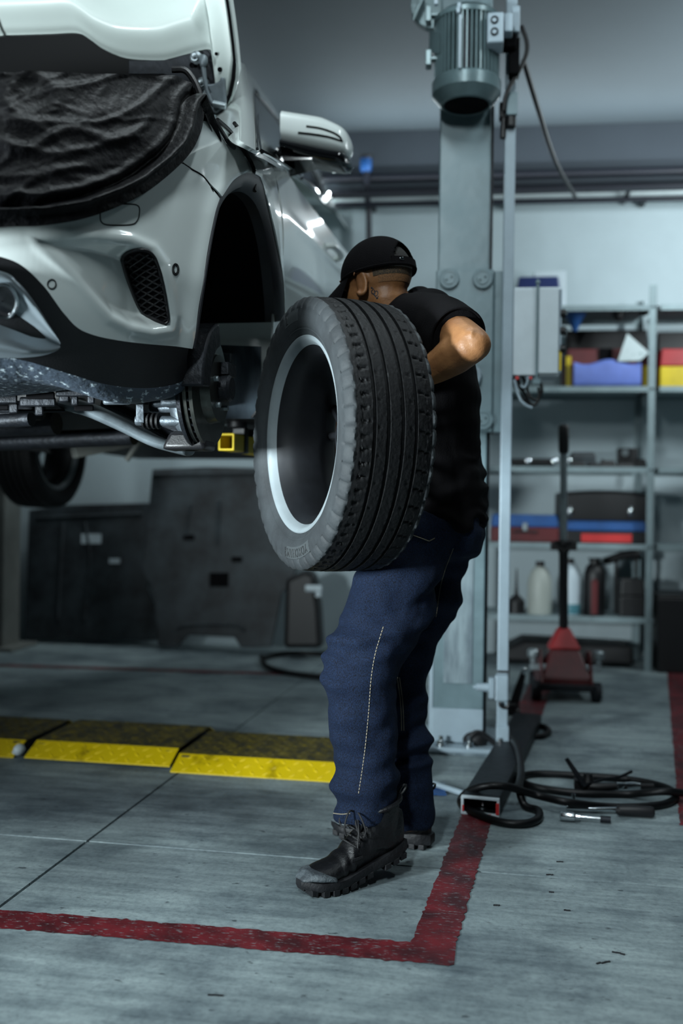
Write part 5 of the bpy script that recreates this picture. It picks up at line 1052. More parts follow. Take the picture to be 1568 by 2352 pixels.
hand(wrL, -RT*.80+FW*.34-UP*.28, -TAX, 1); hand(wrR, -UP*.9-RT*.3, -FW, -1)
# legs
for h_, k_, a_ in ((hipL, kneeL, ankL), (hipR, kneeR, ankR)): limb([h_, h_+(k_-h_)*.5, k_], [.078, .066, .046], RT); limb([k_, k_+(a_-k_)*.35, a_-UP*.02], [.045, .042, .032], RT)
me = baked(b, .0042, 8, .5); V = vco(me)
me.transform(Matrix.Translation(Vector(-WL[PER.name]))); BODY = put('body', me, 'skin', PER, ang=180)
BT = BVHTree.FromPolygons([Vector(v) for v in V], [list(p.vertices) for p in me.polygons])
# short faded hair: a thin shell following the skull above the nape
def skull(x, y, z): return hd(x, y, z)
def shell(r, el0, el1, az0, az1, nu=24, nv=48):
    g = []
    for e in np.linspace(el0, el1, nu):
        g.append([hd(-.012+r[0]*math.cos(e)*math.cos(q), r[1]*math.cos(e)*math.sin(q), .022+r[2]*math.sin(e)) for q in np.linspace(az0, az1, nv)])
    return np.array(g)
b = MB(); g = shell((.0995, .0785, .0895), -.10, 1.5, 0, 2*np.pi, 20, 56); b.grid(g); o = obj('hair', b, 'hair', BODY)
b = MB(); g = shell((.0990, .0780, .0890), -.30, -.08, math.radians(108), math.radians(252), 10, 50); b.grid(g); o = obj('hair_fade', b, 'stubble', BODY)
b = MB(); g = shell((.0984, .0775, .0884), -.52, -.28, math.radians(116), math.radians(244), 10, 50); b.grid(g); o = obj('hair_fade', b, 'stubble_light', BODY)
# neck tattoo following the skin
def onskin(x, y, off=-.0013):
    d = ray(x, y); h_ = BT.ray_cast(Vector(UP*CAMH), Vector(d))
    if h_[0] is None: return None
    n = np.array(h_[1]); n = n if np.dot(n, d) < 0 else -n; return np.array(h_[0])+n*off
for pts, r in (([(853, 661), (857, 664), (853, 669), (855, 675), (861, 673), (859, 666)], .0022), ([(856, 674), (862, 680), (867, 676), (866, 669), (861, 670), (860, 678), (865, 684), (869, 680)], .0022), ([(852, 662), (855, 661)], .0032), ([(864, 685), (868, 684)], .0034)):
    P = [onskin(x, y) for x, y in cr_spline(pts, 22)]; P = [p for p in P if p is not None]
    if len(P) > 3: b = MB(); b.tube(P, r*.95, 6); obj('tattoo', b, 'tattoo', BODY)
# cap: crown with a half-moon gap at the back, band, strap, visor, button
CR = (.108, .087, .102); ZB = .012; nu, nv = 26, 96; b = MB(); V = []; F = []
for i in range(nu+1):
    e = math.radians(-4)+(math.pi/2-math.radians(-4)-.01)*i/nu
    for j in range(nv):
        a = 2*np.pi*j/nv; bulge = 1+.004*math.cos(6*a); V.append(hd(-.012+CR[0]*math.cos(e)*math.cos(a)*bulge, CR[1]*math.cos(e)*math.sin(a)*bulge, .020+CR[2]*math.sin(e)))
for i in range(nu):
    for j in range(nv):
        a = (2*np.pi*(j+.5)/nv); da = math.degrees(math.acos(math.cos(a-math.pi))); e = math.degrees(-.07+(math.pi/2+.06)*(i+.5)/nu)
        if da < 34 and 6 < e < 6+34*math.sqrt(max(0, 1-(da/34)**2)): continue
        F.append((i*nv+j, i*nv+(j+1) % nv, (i+1)*nv+(j+1) % nv, (i+1)*nv+j))
b.add(V, F); CAP = obj('cap', b, 'cap', PER); s = CAP.modifiers.new('thick', 'SOLIDIFY'); s.thickness = .003; s.offset = 1
b = MB(); b.tube([hd(-.012+(CR[0]+.001)*math.cos(a), (CR[1]+.001)*math.sin(a), .018) for a in np.linspace(0, 2*np.pi, 72, endpoint=False)], .0035, 8, closed=True); obj('cap_band', b, 'cap', CAP)
g = [[hd(-.012+(CR[0]+.002)*math.cos(a)*math.cos(.05+.10*t), (CR[1]+.002)*math.sin(a), .016+.022*t) for t in (0, .5, 1)] for a in np.linspace(math.radians(140), math.radians(220), 30)]
b = MB(); b.slab(np.array(g), (hc-hd(.1, 0, 0))*0+HRm@np.array([-.002, 0, 0])); obj('cap_strap', b, 'cap', CAP)
p = hd(-.012+(CR[0]+.003)*math.cos(math.radians(157)), (CR[1]+.003)*math.sin(math.radians(157)), .030); b = MB(); b.box(p, (.004, .012, .008), HRm@rotm((0, 0, 1), 157)[:3, :3]); obj('strap_clasp', b, 'chrome', CAP, bevel=.001)
g = []
for a in np.linspace(-1.15, 1.15, 40):
    x0, y0 = -.012+CR[0]*math.cos(a), CR[1]*math.sin(a); ext = .112*max(0, math.cos(a*1.28))**.55
    g.append([hd(x0+ext*t, y0*(1+.06*t), .018-.052*t-.30*y0*y0*(1+2*t)*1.2) for t in np.linspace(-.04, 1, 12)])
b = MB(); b.slab(np.array(g), HRm@np.array([0, 0, -.0035])); obj('visor', b, 'cap', CAP)
b = MB(); b.ellip(hd(-.012, 0, .122), (.006, .006, .003), HRm, 6, 10); obj('cap_button', b, 'cap', CAP)
# tee shirt
b = MB(); tor = cr_spline([pel-UP*.045+RT*.005, pel+UP*.02, waist, chest+RT*.004, uch+RT*.004, nkb-UP*.015], 18); tt = np.linspace(0, 1, 18)
b.loft(tor, list(zip(np.interp(tt, [0, .15, .35, .62, .86, 1], [.184, .182, .166, .182, .16, .082]), np.interp(tt, [0, .15, .35, .62, .86, 1], [.140, .138, .116, .128, .112, .074]))), lat, 30, cap=.15)
sl = shL+(elbL-shL)*.60
b.loft(cr_spline([nkb-UP*.045+lat*.05, shL+UP*.0, shL+(elbL-shL)*.3, sl], 12), [(np.interp(t, [0, .35, .7, 1], [.075, .083, .078, .074]),)*2 for t in np.linspace(0, 1, 12)], FW, 22, cap=.05)
sr = shR+(elbR-shR)*.55; b.loft(cr_spline([nkb-UP*.045-lat*.05, shR, shR+(elbR-shR)*.3, sr], 12), [(np.interp(t, [0, .35, .7, 1], [.075, .083, .078, .07]),)*2 for t in np.linspace(0, 1, 12)], FW, 22, cap=.05)
b.loft([nkb-UP*.05+RT*.01, nkb+RT*.012+UP*.004+(nrm(hc-nkb))*.010], [(.098, .094), (.074, .078)], lat, 20, cap=.1); b.ellip(px(985, 705, 2.72), (.07, .10, .05), np.stack([RT, FW, UP], 1)); b.ellip(px(962, 690, 2.80), (.045, .085, .038), np.stack([RT, FW, UP], 1))
me = baked(b, .0065, 10, .5); V = vco(me); Nn = vno(me); D = np.zeros(len(V))
ax_s = elbL-shL
for i, v in enumerate(V):
    h_ = v[2]; n1 = noise.noise(Vector((v[0]*9, v[1]*9, v[2]*16))); n2 = noise.noise(Vector((v[0]*5+v[2]*9, v[1]*5, v[2]*24+3)))
    lowr = sst(1.25, 1.0, h_); D[i] = n1*.004+n2*(.004+.008*lowr)+.006*math.sin(h_*75+n1*5)*lowr
setco(me, V+Nn*D[:, None]); me.transform(Matrix.Translation(Vector(-WL[PER.name]))); TEE = put('tee_shirt', me, 'tee', PER, ang=180)
b = MB(); c_ = sl; ax = nrm(elbL-shL); u_ = nrm(np.cross(ax, FW)); w_ = np.cross(ax, u_); b.tube([c_+.0705*(math.cos(t)*u_+math.sin(t)*w_) for t in np.linspace(0, 2*np.pi, 40, endpoint=False)], .0035, 6, closed=True); obj('sleeve_hem', b, 'tee', TEE)
# jeans
b = MB()
def leg(h_, k_, a_, rr, fw=RT, dx=0):
    P = cr_spline([h_+UP*.03, h_+(k_-h_)*.5-fw*.006, k_-fw*.012, k_+(a_-k_)*.5-fw*.004, a_+UP*.01], 26); t = np.linspace(0, 1, 26)
    ra = np.interp(t, [0, .2, .48, .6, .8, .95, 1], rr); b.loft(P, [(r*1.06, r*.96) for r in ra], fw, 24, cap=.05)
leg(hipL, kneeL, ankL, [.110, .108, .090, .086, .080, .078, .076]); leg(hipR, kneeR, ankR-UP*.035, [.112, .106, .084, .080, .074, .070, .068])
b.loft(cr_spline([pel-UP*.10+RT*.006, pel-UP*.03+RT*.008, pel+UP*.05], 6), [(.165, .122), (.172, .126), (.162, .115)][:1]*2+[(.172, .126)]*2+[(.162, .115)]*2, lat, 28, cap=.3)
me = baked(b, .0065, 8, .5); V = vco(me); Nn = vno(me); D = np.zeros(len(V))
fl_ = [(px(800, 1480, 2.55)[2], .014, .020), (px(800, 1520, 2.55)[2], .012, .018), (px(800, 1570, 2.55)[2], .012, .02), (px(800, 1700, 2.55)[2], .010, .025), (px(800, 1775, 2.55)[2], -.014, .020), (px(800, 1812, 2.55)[2], .012, .014), (px(800, 1842, 2.55)[2], -.010, .013), (px(800, 1865, 2.55)[2], .008, .012), (px(800, 1430, 2.55)[2], -.010, .02)]
for i, v in enumerate(V):
    xc_ = v@RT; zc2 = v@FW; n1 = noise.noise(Vector((xc_*11, zc2*11, v[2]*13))); n2 = noise.noise(Vector((xc_*22+2, zc2*22, v[2]*30)))
    d = n1*.010+n2*.0045; ww = noise.noise(Vector((xc_*6+8, zc2*6, v[2]*5)))
    for (h0, amp, sg) in fl_:
        hh = h0+ww*.04+(xc_-.03)*.28; d += 1.3*amp*math.exp(-((v[2]-hh)/sg)**2)*(.6+ww)
    D[i] = d
setco(me, V+Nn*D[:, None]); JM = me; JV = vco(me).copy(); JT = BVHTree.FromPolygons([Vector(v) for v in JV], [list(p.vertices) for p in me.polygons])
me.transform(Matrix.Translation(Vector(-WL[PER.name]))); JEANS = put('jeans', me, 'denim', PER, ang=180)
def onj(x, y, off=.0006):
    d = ray(x, y); h_ = JT.ray_cast(Vector(UP*CAMH), Vector(d))
    if h_[0] is None: return None
    n = np.array(h_[1]); n = n if np.dot(n, d) < 0 else -n; return np.array(h_[0])+n*off
def stitch(name, pts, r=.0012, m='thread', dash=True):
    P = [onj(x, y) for x, y in cr_spline(pts, 150)]; P = [p for p in P if p is not None]; b = MB(); k = 0
    while k < len(P)-3: 
        b.tube(P[k:k+3], r, 5); k += 3 if dash else 2
    if b.n: obj(name, b, m, JEANS)
stitch('side_seam', [(880, 1440), (862, 1500), (852, 1560), (846, 1640), (838, 1720), (830, 1780), (822, 1830)]); stitch('inner_seam', [(912, 1556), (918, 1600), (921, 1640), (922, 1680)]); stitch('inner_seam', [(917, 1556), (923, 1600), (926, 1640), (927, 1680)])
stitch('hem_stitch', [(766, 1868), (785, 1870), (805, 1868)]); stitch('pocket_stitch', [(925, 1222), (950, 1230), (985, 1243)]); stitch('pocket_stitch', [(985, 1243), (998, 1236)])
stitch('rear_seam', [(1040, 1260), (1015, 1330), (1000, 1420)], .001)
# boots
def boot(M, bend, label):
    BL = .305; xb = .20
    def B(p):
        p = np.array(p, float).reshape(-1, 3).copy(); x = p[:, 0]; p[:, 2] += np.where(x < xb, (xb-x)*bend, 0)+np.where(x > .25, (x-.25)**2*2.2, 0); p[:, 0] += np.where(x < xb, (p[:, 2])*bend*.35*np.clip((xb-x)/.1, 0, 1), 0)*0
        return tr(M, p)
    half = lambda x: float(np.interp(x, [0, .02, .06, .12, .18, .23, .27, .295, .305], [.012, .030, .036, .034, .042, .048, .043, .026, .008]))
    b = MB(); xs_ = np.linspace(.004, .300, 30); rings = []
    toph = lambda x: float(np.interp(x, [0, .03, .10, .14, .18, .22, .26, .29, .305], [.12, .13, .13, .125, .098, .075, .066, .050, .028]))
    for x in xs_:
        w_, t_ = half(x), toph(x); ring = []
        for q in np.linspace(0, 2*np.pi, 28, endpoint=False):
            c_, s2 = math.cos(q), math.sin(q); y = w_*np.sign(c_)*abs(c_)**.8*(1-.25*max(0, s2)); z = .022+(t_-.022)*(.5+.5*np.sign(s2)*abs(s2)**.75); ring.append((x, y, z))
        rings.append(ring)
    G_ = np.array([B(r) for r in rings]); b.grid(G_, cv=True); b.add(G_[0], [tuple(range(28))]); b.add(G_[-1], [tuple(range(27, -1, -1))])
    sh_ = cr_spline([(.088, 0, .06), (.082, 0, .11), (.076, 0, .14), (.072, 0, .165)], 12); b.loft(B(sh_), [(np.interp(t, [0, .5, 1], [.072, .058, .055]), np.interp(t, [0, .5, 1], [.042, .043, .045])) for t in np.linspace(0, 1, 12)], M[:3, 0], 24, cap=.1)
    me = baked(b, .0045, 5, .5); V = vco(me); Nn = vno(me); loc_ = (np.c_[V, np.ones(len(V))]@np.linalg.inv(M).T)[:, :3]
    D = np.array([noise.noise(Vector(l*38))*.0012 for l in loc_])+.0022*np.sin(loc_[:, 0]*230)*np.exp(-((loc_[:, 0]-.185)/.025)**2); setco(me, V+Nn*D[:, None]); V = vco(me).copy(); T_ = BVHTree.FromPolygons([Vector(v) for v in V], [list(p.vertices) for p in me.polygons])
    me.transform(Matrix.Translation(Vector(-WL[PER.name]))); BO = put('boot', me, 'leather', PER, ang=180); BO['label'] = label
    # sole with a raised rand, separate lugs
    o2 = [(x, half(x)+.006) for x in np.linspace(0, .305, 26)]; outl = [(x-.004 if x < .01 else x+(.006 if x > .3 else 0), y) for x, y in o2]+[(x-.004 if x < .01 else x+(.006 if x > .3 else 0), -y) for x, y in o2[::-1]]
    b = MB(); k = len(outl); rows = []
    for (z, g_) in ((.012, .96), (.016, 1.0), (.026, 1.0), (.033, .97)): rows.append(B([(.15+(x-.15)*(1+(g_-1)*.3), y*g_, z+(.010*np.exp(-((x-.03)/.05)**2) if z > .02 else 0)) for x, y in outl]))
    b.grid(np.array(rows), cv=True); b.add(rows[0], [tuple(range(k))]); b.add(rows[-1], [tuple(range(k-1, -1, -1))]); SO = obj('sole', b, 'sole', BO)
    for x in np.linspace(.018, .285, 11):
        if .088 < x < .118: continue
        for s2 in (-1, 1):
            w_ = half(x)+.007; b = MB(); lo_ = [(x-.009, s2*.004, 0), (x+.009, s2*.004, 0), (x+.009, s2*w_, 0), (x-.009, s2*w_, 0)]; hi_ = [(a_, c_, .015) for a_, c_, _ in lo_]; b.hexa(B(lo_), B(hi_)); obj('lug', b, 'sole', SO, smooth=False, bevel=.0015)
    g_ = []
    for x in np.linspace(.232, .3055, 16):
        w_ = half(x)+.0065; t_ = min(toph(x), .026+.030*sst(.225, .275, x)+.006); row = []
        for q in np.linspace(-.35, math.pi+.35, 26): c_, s2 = math.cos(q), math.sin(q); row.append((x+(.004 if x > .3 else 0), w_*np.sign(c_)*abs(c_)**.8, .030+(toph(x)*1.04-.028)*(.5+.5*s2)*.98*np.interp(x, [.232, .27, .3], [.35, .8, 1])))
        g_.append(B(row))
    b = MB(); b.grid(np.array(g_)); o = obj('toe_guard', b, 'toe_worn', BO); s = o.modifiers.new('t', 'SOLIDIFY'); s.thickness = .002; s.offset = 1
    # tongue, collar, laces
    b = MB(); b.slab(np.array([[B([(.150-.07*t, y, .125+.085*t)])[0] for y in np.linspace(-.028, .028, 8)] for t in np.linspace(0, 1, 10)]), M[:3, 0]*.004); obj('tongue', b, 'leather', BO)
    for t in np.linspace(0, 1, 5):
        x, z = .178-.045*t, .108+.045*t; b = MB(); b.tube(cr_spline(B([(x-.012, -.034, z-.012), (x, -.018, z), (x+.004, 0, z+.004), (x, .018, z), (x-.012, .034, z-.012)]), 14), .0022, 6); obj('lace', b, 'lace', BO)
    kx = B([(.142, 0, .162)])[0]; f_, l_, u_ = M[:3, 0], M[:3, 1], M[:3, 2]
    for pts in ([kx, kx+f_*.03+l_*.01+u_*.012, kx+f_*.05+l_*.02-u_*.02, kx+f_*.045+l_*.02-u_*.045], [kx, kx+f_*.012+l_*.03+u_*.006, kx+f_*.006+l_*.050-u_*.03, kx+f_*.012+l_*.040-u_*.05, kx+f_*.016+l_*.02-u_*.02, kx], [kx, kx+f_*.02-l_*.02+u_*.006, kx+f_*.035-l_*.03-u_*.02, kx+f_*.028-l_*.015-u_*.035, kx], [kx, kx+f_*.02+l_*.04-u_*.03, kx+f_*.028+l_*.048-u_*.07]):
        b = MB(); b.tube(cr_spline(pts, 26), .0023, 6); obj('lace_bow', b, 'lace', BO)
    b = MB(); p = B([(.016, 0, .175)])[0]; b.tube(cr_spline([p+f_*.004-u_*.03, p-f_*.008, p-f_*.024+u_*.008, p-f_*.022-u_*.004, p-f_*.004-u_*.02], 16), .0035, 6); obj('pull_tab', b, 'leather', BO)
    b = MB(); c_ = B(cr_spline([(x_, y_, .160) for x_, y_ in [(.072+.056*math.cos(q), .046*math.sin(q)) for q in np.linspace(0, 2*np.pi, 16, endpoint=False)]], 32, True)); b.tube(c_, .006, 8, closed=True); obj('collar', b, 'leather', BO)
    b = MB(); b.box(B([(.165, half(.165)+.001, .068)])[0], (.034, .002, .008), M[:3, :3]@rotm((0, 1, 0), 8)[:3, :3]); TG_ = obj('side_tab', b, 'sole', BO, bevel=.001)
    return BO
toe, heel = flo(690, 2056), px(938, 1962, 2.635)
f_ = heel-toe; f_[2] = 0; f_ = -nrm(f_); h0 = toe-f_*.305; M_ = np.eye(4); M_[:3, 0] = f_; M_[:3, 1] = np.cross(UP, f_); M_[:3, 2] = UP; M_[:3, 3] = h0*np.array([1, 1, 0])+UP*.001
boot(M_, .27, 'scuffed black work boot with heel lifted')
f_ = nrm(-RT*.86+FW*.42); h0 = flo(990, 1948); M2 = np.eye(4); M2[:3, 0] = f_; M2[:3, 1] = np.cross(UP, f_); M2[:3, 2] = UP; M2[:3, 3] = h0*np.array([1, 1, 0])+UP*.001
boot(M2, 0.0, 'black work boot flat on the floor')
# ================================================================== storage shelves on the back wall
DF = .62                                                       # distance of the shelf front from the wall
def uw(x, y=1176, d=DF): p = onplane(x, y, wp(0, 0, d), WN)-wp(0, 0, d); return p@WD, p[2]
u1 = uw(1492, 1200)[0]; u0 = u1-1.12; LV = [uw(1350, y)[1] for y in (703, 889, 1074, 1250, 1418)]
def shelf(u0, u1, label, top, skip=False):
    t = thing('shelf_rack', label, 'shelf', wp((u0+u1)/2, 0, DF-.25), 'steel shelf racks')
    for u in ((u1,) if skip else (u0, u1)):
        for d in (DF, DF-.48):
            b = MB(); sx = 1 if u == u0 else -1; sy = -1 if d == DF else 1
            b.box(wp(u, top/2, d), (.044, .004, top), WR); b.box(wp(u-.020*-sx*0+(.02 if sx < 0 else -.02), top/2, d+sy*.02), (.004, .044, top), WR); obj('post', b, 'shelf_steel', t, smooth=False)
    for z in LV:
        b = MB(); b.box(wp((u0+u1)/2, z, DF-.24), (u1-u0-.045, .47, .008), WR); b.box(wp((u0+u1)/2, z-.012, DF-.004), (u1-u0-.045, .008, .034), WR); b.box(wp((u0+u1)/2, z-.012, DF-.476), (u1-u0-.045, .008, .034), WR); obj('shelf_board', b, 'shelf_steel', t, smooth=False)
    b = MB()
    for z in LV:
        for u in (u0, u1): p = wp(u, z-.01, DF+.004); b.cyl(p, p+WN*.006, .007, n=8)
    obj('bolt', b, 'chrome', t)
shelf(u0, u1, 'grey steel shelf rack loaded with tool cases behind the lift column', uw(1497, 655)[1])
shelf(u1+.025, u1+1.2, 'grey steel shelf rack adjoining the loaded one past the upright post', uw(1497, 655)[1], True)
ZP = DF-.06
def sx(x, d=ZP): return uw(x, 1176, d)[0]
def sitem(x0, x1, y0, y1, lev, depth=.3, d=ZP):                # extent on the shelf from pixels; bottom rests on the board
    a, c = uw(x0, y0, d)[0], uw(x1, y0, d)[0]; zt_ = uw((x0+x1)/2, y0, d)[1]; z0 = LV[lev]+.005; return a, c, z0, max(zt_, z0+.02), d-depth, d
def wbox(mb, a, c, z0, z1, d0, d1, tp=0.0):
    lo = [wp(a, z0, d1), wp(c, z0, d1), wp(c, z0, d0), wp(a, z0, d0)]; hi = [wp(a+tp, z1, d1-tp), wp(c-tp, z1, d1-tp), wp(c-tp, z1, d0+tp), wp(a+tp, z1, d0+tp)]; return mb.hexa(lo, hi)
def case(name, label, ext, m, lid=None, handle=None, latches=0, tp=.01, group=None):
    a, c, z0, z1, d0, d1 = ext; t = thing(name, label, 'case' if 'case' in name else 'box', wp((a+c)/2, z0, (d0+d1)/2), group); zs = z0+(z1-z0)*.55
    b = MB(); wbox(b, a, c, z0, zs-.002, d0, d1, 0); obj('body', b, m, t, bevel=.008, smooth=False)
    b = MB(); wbox(b, a, c, zs, z1, d0, d1, tp); obj('lid', b, lid or m, t, bevel=.008, smooth=False)
    if handle: 
        k = (a+c)/2; b = MB(); b.tube(cr_spline([wp(k-.07, zs-.03, d1), wp(k-.06, zs-.03, d1+.03), wp(k+.06, zs-.03, d1+.03), wp(k+.07, zs-.03, d1)], 14), .008, 8); obj('handle', b, handle, t)
    for i in range(latches):
        u = a+(c-a)*(i+1)/(latches+1); b = MB(); b.box(wp(u, zs, d1+.006), (.03, .012, .05), WR); obj('latch', b, 'steel', t, bevel=.003, smooth=False)
    return t
# top level
case('parts_box', 'dark blue carton on the top shelf beside the control box', sitem(1188, 1286, 634, 700, 0, .2), 'navy_case', 'navy_case')
b = MB(); e = sitem(1225, 1300, 622, 700, 0, .1, ZP-.25); wbox(b, *e[:4], e[4], e[5], .004); solo('white_carton', b, 'box_white', 'white carton standing behind the dark blue carton', 'carton', bevel=.004, smooth=False)
b = MB(); a_ = sx(1318); z_ = LV[0]+.004; b.lathe([(0, 0), (.075, 0), (.07, .02), (.045, .06), (.018, .12), (.014, .13), (0, .13)], frame(wp(a_, z_, ZP-.1), WD, WN), 20); solo('funnel', b, 'blue_case', 'dark blue funnel turned upside down on the top shelf', 'funnel')
for x, r, lb in ((1416, .035, 'round black filter standing upright on the top shelf'), (1476, .030, 'small black cap lying by the post on the top shelf')):
    b = MB(); h_ = .075 if r > .032 else .045; b.lathe([(0, 0), (r, 0), (r*1.05, .006), (r*1.05, h_*.5), (r*.9, h_*.8), (r*.5, h_), (0, h_)], frame(wp(sx(x), z_, ZP-.05), WD, WN), 18); solo('oil_filter', b, 'plastic_dark', lb, 'filter')
# second level: red case with yellow trim, blue bag, paper, black tray
ext = list(sitem(1300, 1497, 800, 890, 1, .34)); t = case('tool_case', 'long dark red tool case with yellow edge on the second shelf', ext, 'red_dark', 'red_dark')
a, c, z0, z1, d0, d1 = ext; b = MB(); wbox(b, a+.0, a+.03, z0, z0+(z1-z0)*.8, d1, d1+.006); obj('yellow_corner', b, 'yellow_paint', t, smooth=False); b = MB(); wbox(b, c-.05, c, z0, z0+(z1-z0)*.55, d1, d1+.006); obj('yellow_corner', b, 'yellow_paint', t, smooth=False)
b = MB(); wbox(b, a+.2, a+.28, z0+.01, z1, d1, d1+.004); obj('strap', b, 'deep_black', t, smooth=False)
b = MB(); e = sitem(1318, 1472, 830, 890, 1, .12, DF-.005); g = []
for i, u in enumerate(np.linspace(e[0], e[1], 30)):
    tt_ = i/29; hgt = (e[3]-e[2])*(1-.1*math.sin(tt_*9)); row = []
    for q in np.linspace(0, 2*np.pi, 18, endpoint=False): row.append(wp(u, e[2]+hgt*(.5+.5*np.sign(math.sin(q))*abs(math.sin(q))**.5), d1+.034+.03*np.sign(math.cos(q))*abs(math.cos(q))**.6))
    g.append(row)
b.grid(np.array(g), cv=True); b.add(np.array(g[0]), [tuple(range(18))]); b.add(np.array(g[-1]), [tuple(range(18))]); solo('blue_bag', b, 'lilac_blue', 'flat blue packet lying in front of the dark red tool case', 'packet')
b = MB(); p = [uw(x, y, DF+.01) for x, y in ((1440, 766), (1490, 810), (1470, 828), (1418, 830))]; A = [wp(u, z, DF+.012) for u, z in p]; b.add(np.vstack([A, np.array(A)-WN*.004]), [(0, 1, 2, 3), (7, 6, 5, 4), (0, 4, 5, 1), (1, 5, 6, 2), (2, 6, 7, 3), (3, 7, 4, 0)]); solo('paper_bag', b, 'paper', 'crumpled white printed paper bag propped on the blue packet', 'paper', smooth=False)
b = MB(); e = sitem(1300, 1486, 758, 890, 1, .07, ZP-.35); wbox(b, *e[:4], e[4], e[5]); wbox(b, e[0]+.02, e[1]-.02, e[2]+.02, e[3]-.02, e[5], e[5]+.01); solo('dark_carton', b, 'plastic_dark', 'long black carton behind the dark red tool case', 'carton', smooth=False, bevel=.005)
ext = list(sitem(1516, 1640, 800, 890, 1, .3)); t = case('tool_case', 'red tool case with a broad yellow base on the shelf rack by the right post', ext, 'yellow_paint', 'red_case')
b = MB(); e = sitem(1512, 1640, 762, 890, 1, .06, ZP-.34); wbox(b, *e[:4], e[4], e[5]); solo('dark_carton', b, 'plastic_dark', 'black carton behind the red and yellow tool case', 'carton', smooth=False, bevel=.005)
# third level: black clutter with round ends
ext = list(sitem(1310, 1370, 1038, 1075, 2, .15, ZP-.1)); case('grey_carton', 'low grey carton on the third shelf', ext, 'panel_dark')
t = thing('torch', 'black work torch with two round bright ends on the third shelf', 'torch', wp(sx(1240), LV[2]+.005, ZP))
b = MB(); z2 = LV[2]+.035; b.tube([wp(sx(1150), z2, ZP), wp(sx(1268), z2, ZP)], .022, 12); wbox(b, sx(1180), sx(1270), LV[2]+.005, z2+.022, ZP-.1, ZP-.02); obj('body', b, 'plastic_dark', t)
for x in (1210, 1270, 1303):
    b = MB(); p = wp(sx(x), z2+.004, ZP+.02); b.lathe([(.019, 0), (.019, .012), (.013, .016), (0, .016)], frame(p, UP, WD) if np.dot(frame(p, UP, WD)[:3, 2], WN) > 0 else frame(p, WD, UP), 16); obj('lens', b, 'chrome', t)
b = MB()
for (x, w_, h_, lb) in ((1325, .10, .035, 'black tool block right beside the torch on the third shelf'), (1365, .09, .028, 'thin black tool block in front of the low grey carton'), (1395, .10, .045, 'black tool block between the grey carton and the gauge box'), (1440, .14, .03, 'wide low black tool block in front of the square gauge box'), (1470, .08, .055, 'tall small black tool block beside the rack post on the third shelf')): 
    u = sx(x); b = MB(); wbox(b, u-w_/2, u+w_/2, LV[2]+.005, LV[2]+.005+h_, ZP-.08, ZP, .012); b.cyl(wp(u-w_*.3, LV[2]+.005+h_, ZP-.04), wp(u-w_*.3, LV[2]+.012+h_, ZP-.04), .012, n=10)
    solo('socket_holder', b, 'plastic_dark', lb, 'tool', 'black tool parts on the third shelf', bevel=.004, smooth=False)
t = thing('impact_gauge', 'square black gauge box standing on the third shelf near the post', 'gauge', wp(sx(1440), LV[2]+.005, ZP-.12)); e = sitem(1420, 1465, 1040, 1075, 2, .08, ZP-.1)
b = MB(); wbox(b, e[0], e[1], e[2], e[3]+.03, e[4], e[5]); obj('body', b, 'plastic_dark', t, bevel=.006, smooth=False); b = MB(); p = wp((e[0]+e[1])/2-.02, e[3], e[5]); b.lathe([(.022, 0), (.022, .006), (0, .006)], frame(p, UP, WD) if np.dot(frame(p, UP, WD)[:3, 2], WN) > 0 else frame(p, WD, UP), 18); obj('dial', b, 'steel', t)
# fourth level: blue cases, black case on top
e1 = list(sitem(1128, 1284, 1182, 1250, 3, .3)); t1 = case('tool_case', 'flat blue tool case on the fourth shelf next to the pale post', e1, 'red_dark', 'blue_case', 'plastic_dark', 1)
e2 = list(sitem(1300, 1486, 1196, 1250, 3, .32)); t2 = case('tool_case', 'wide flat blue tool case with bright red front panel on the fourth shelf', e2, 'plastic_dark', 'blue_case', None, 0)
a, c, z0, z1, d0, d1 = e2; b = MB(); wbox(b, sx(1335), sx(1451), z0+.008, z0+(z1-z0)*.42, d1, d1+.006); obj('front_panel', b, 'red_bright', t2, smooth=False)
e3 = [sx(1284), sx(1484), z1+.001, uw(1380, 1126, ZP)[1], ZP-.32, ZP]; t3 = thing('drill_case', 'black moulded case with two chrome latches on top of the wide blue case', 'case', wp((e3[0]+e3[1])/2, e3[2], ZP-.15))
b = MB(); n_ = 24; us_ = np.linspace(e3[0], e3[1], n_); P_ = []
for u in us_: k = (u-e3[0])/(e3[1]-e3[0]); zt_ = e3[3]-.018*abs(2*k-1)**2; P_.append([wp(u, e3[2], ZP), wp(u, e3[2]+.05, ZP+.008), wp(u, zt_-.02, ZP), wp(u, zt_, ZP-.03), wp(u, zt_, ZP-.3), wp(u, e3[2], ZP-.32)])
P_ = np.array(P_); b.grid(P_, cv=True); b.add(P_[0], [tuple(range(6))]); b.add(P_[-1], [tuple(range(6))]); obj('shell', b, 'plastic_dark', t3)
for x in (1308, 1447):
    b = MB(); p = wp(sx(x), uw(x, 1175)[1], ZP+.005); b.ellip(p, (.022, .02, .03), WR, 8, 14); b.cyl(p+UP*.012, p+UP*.03-WN*.005, .018, .012, 12); obj('latch', b, 'chrome', t3)
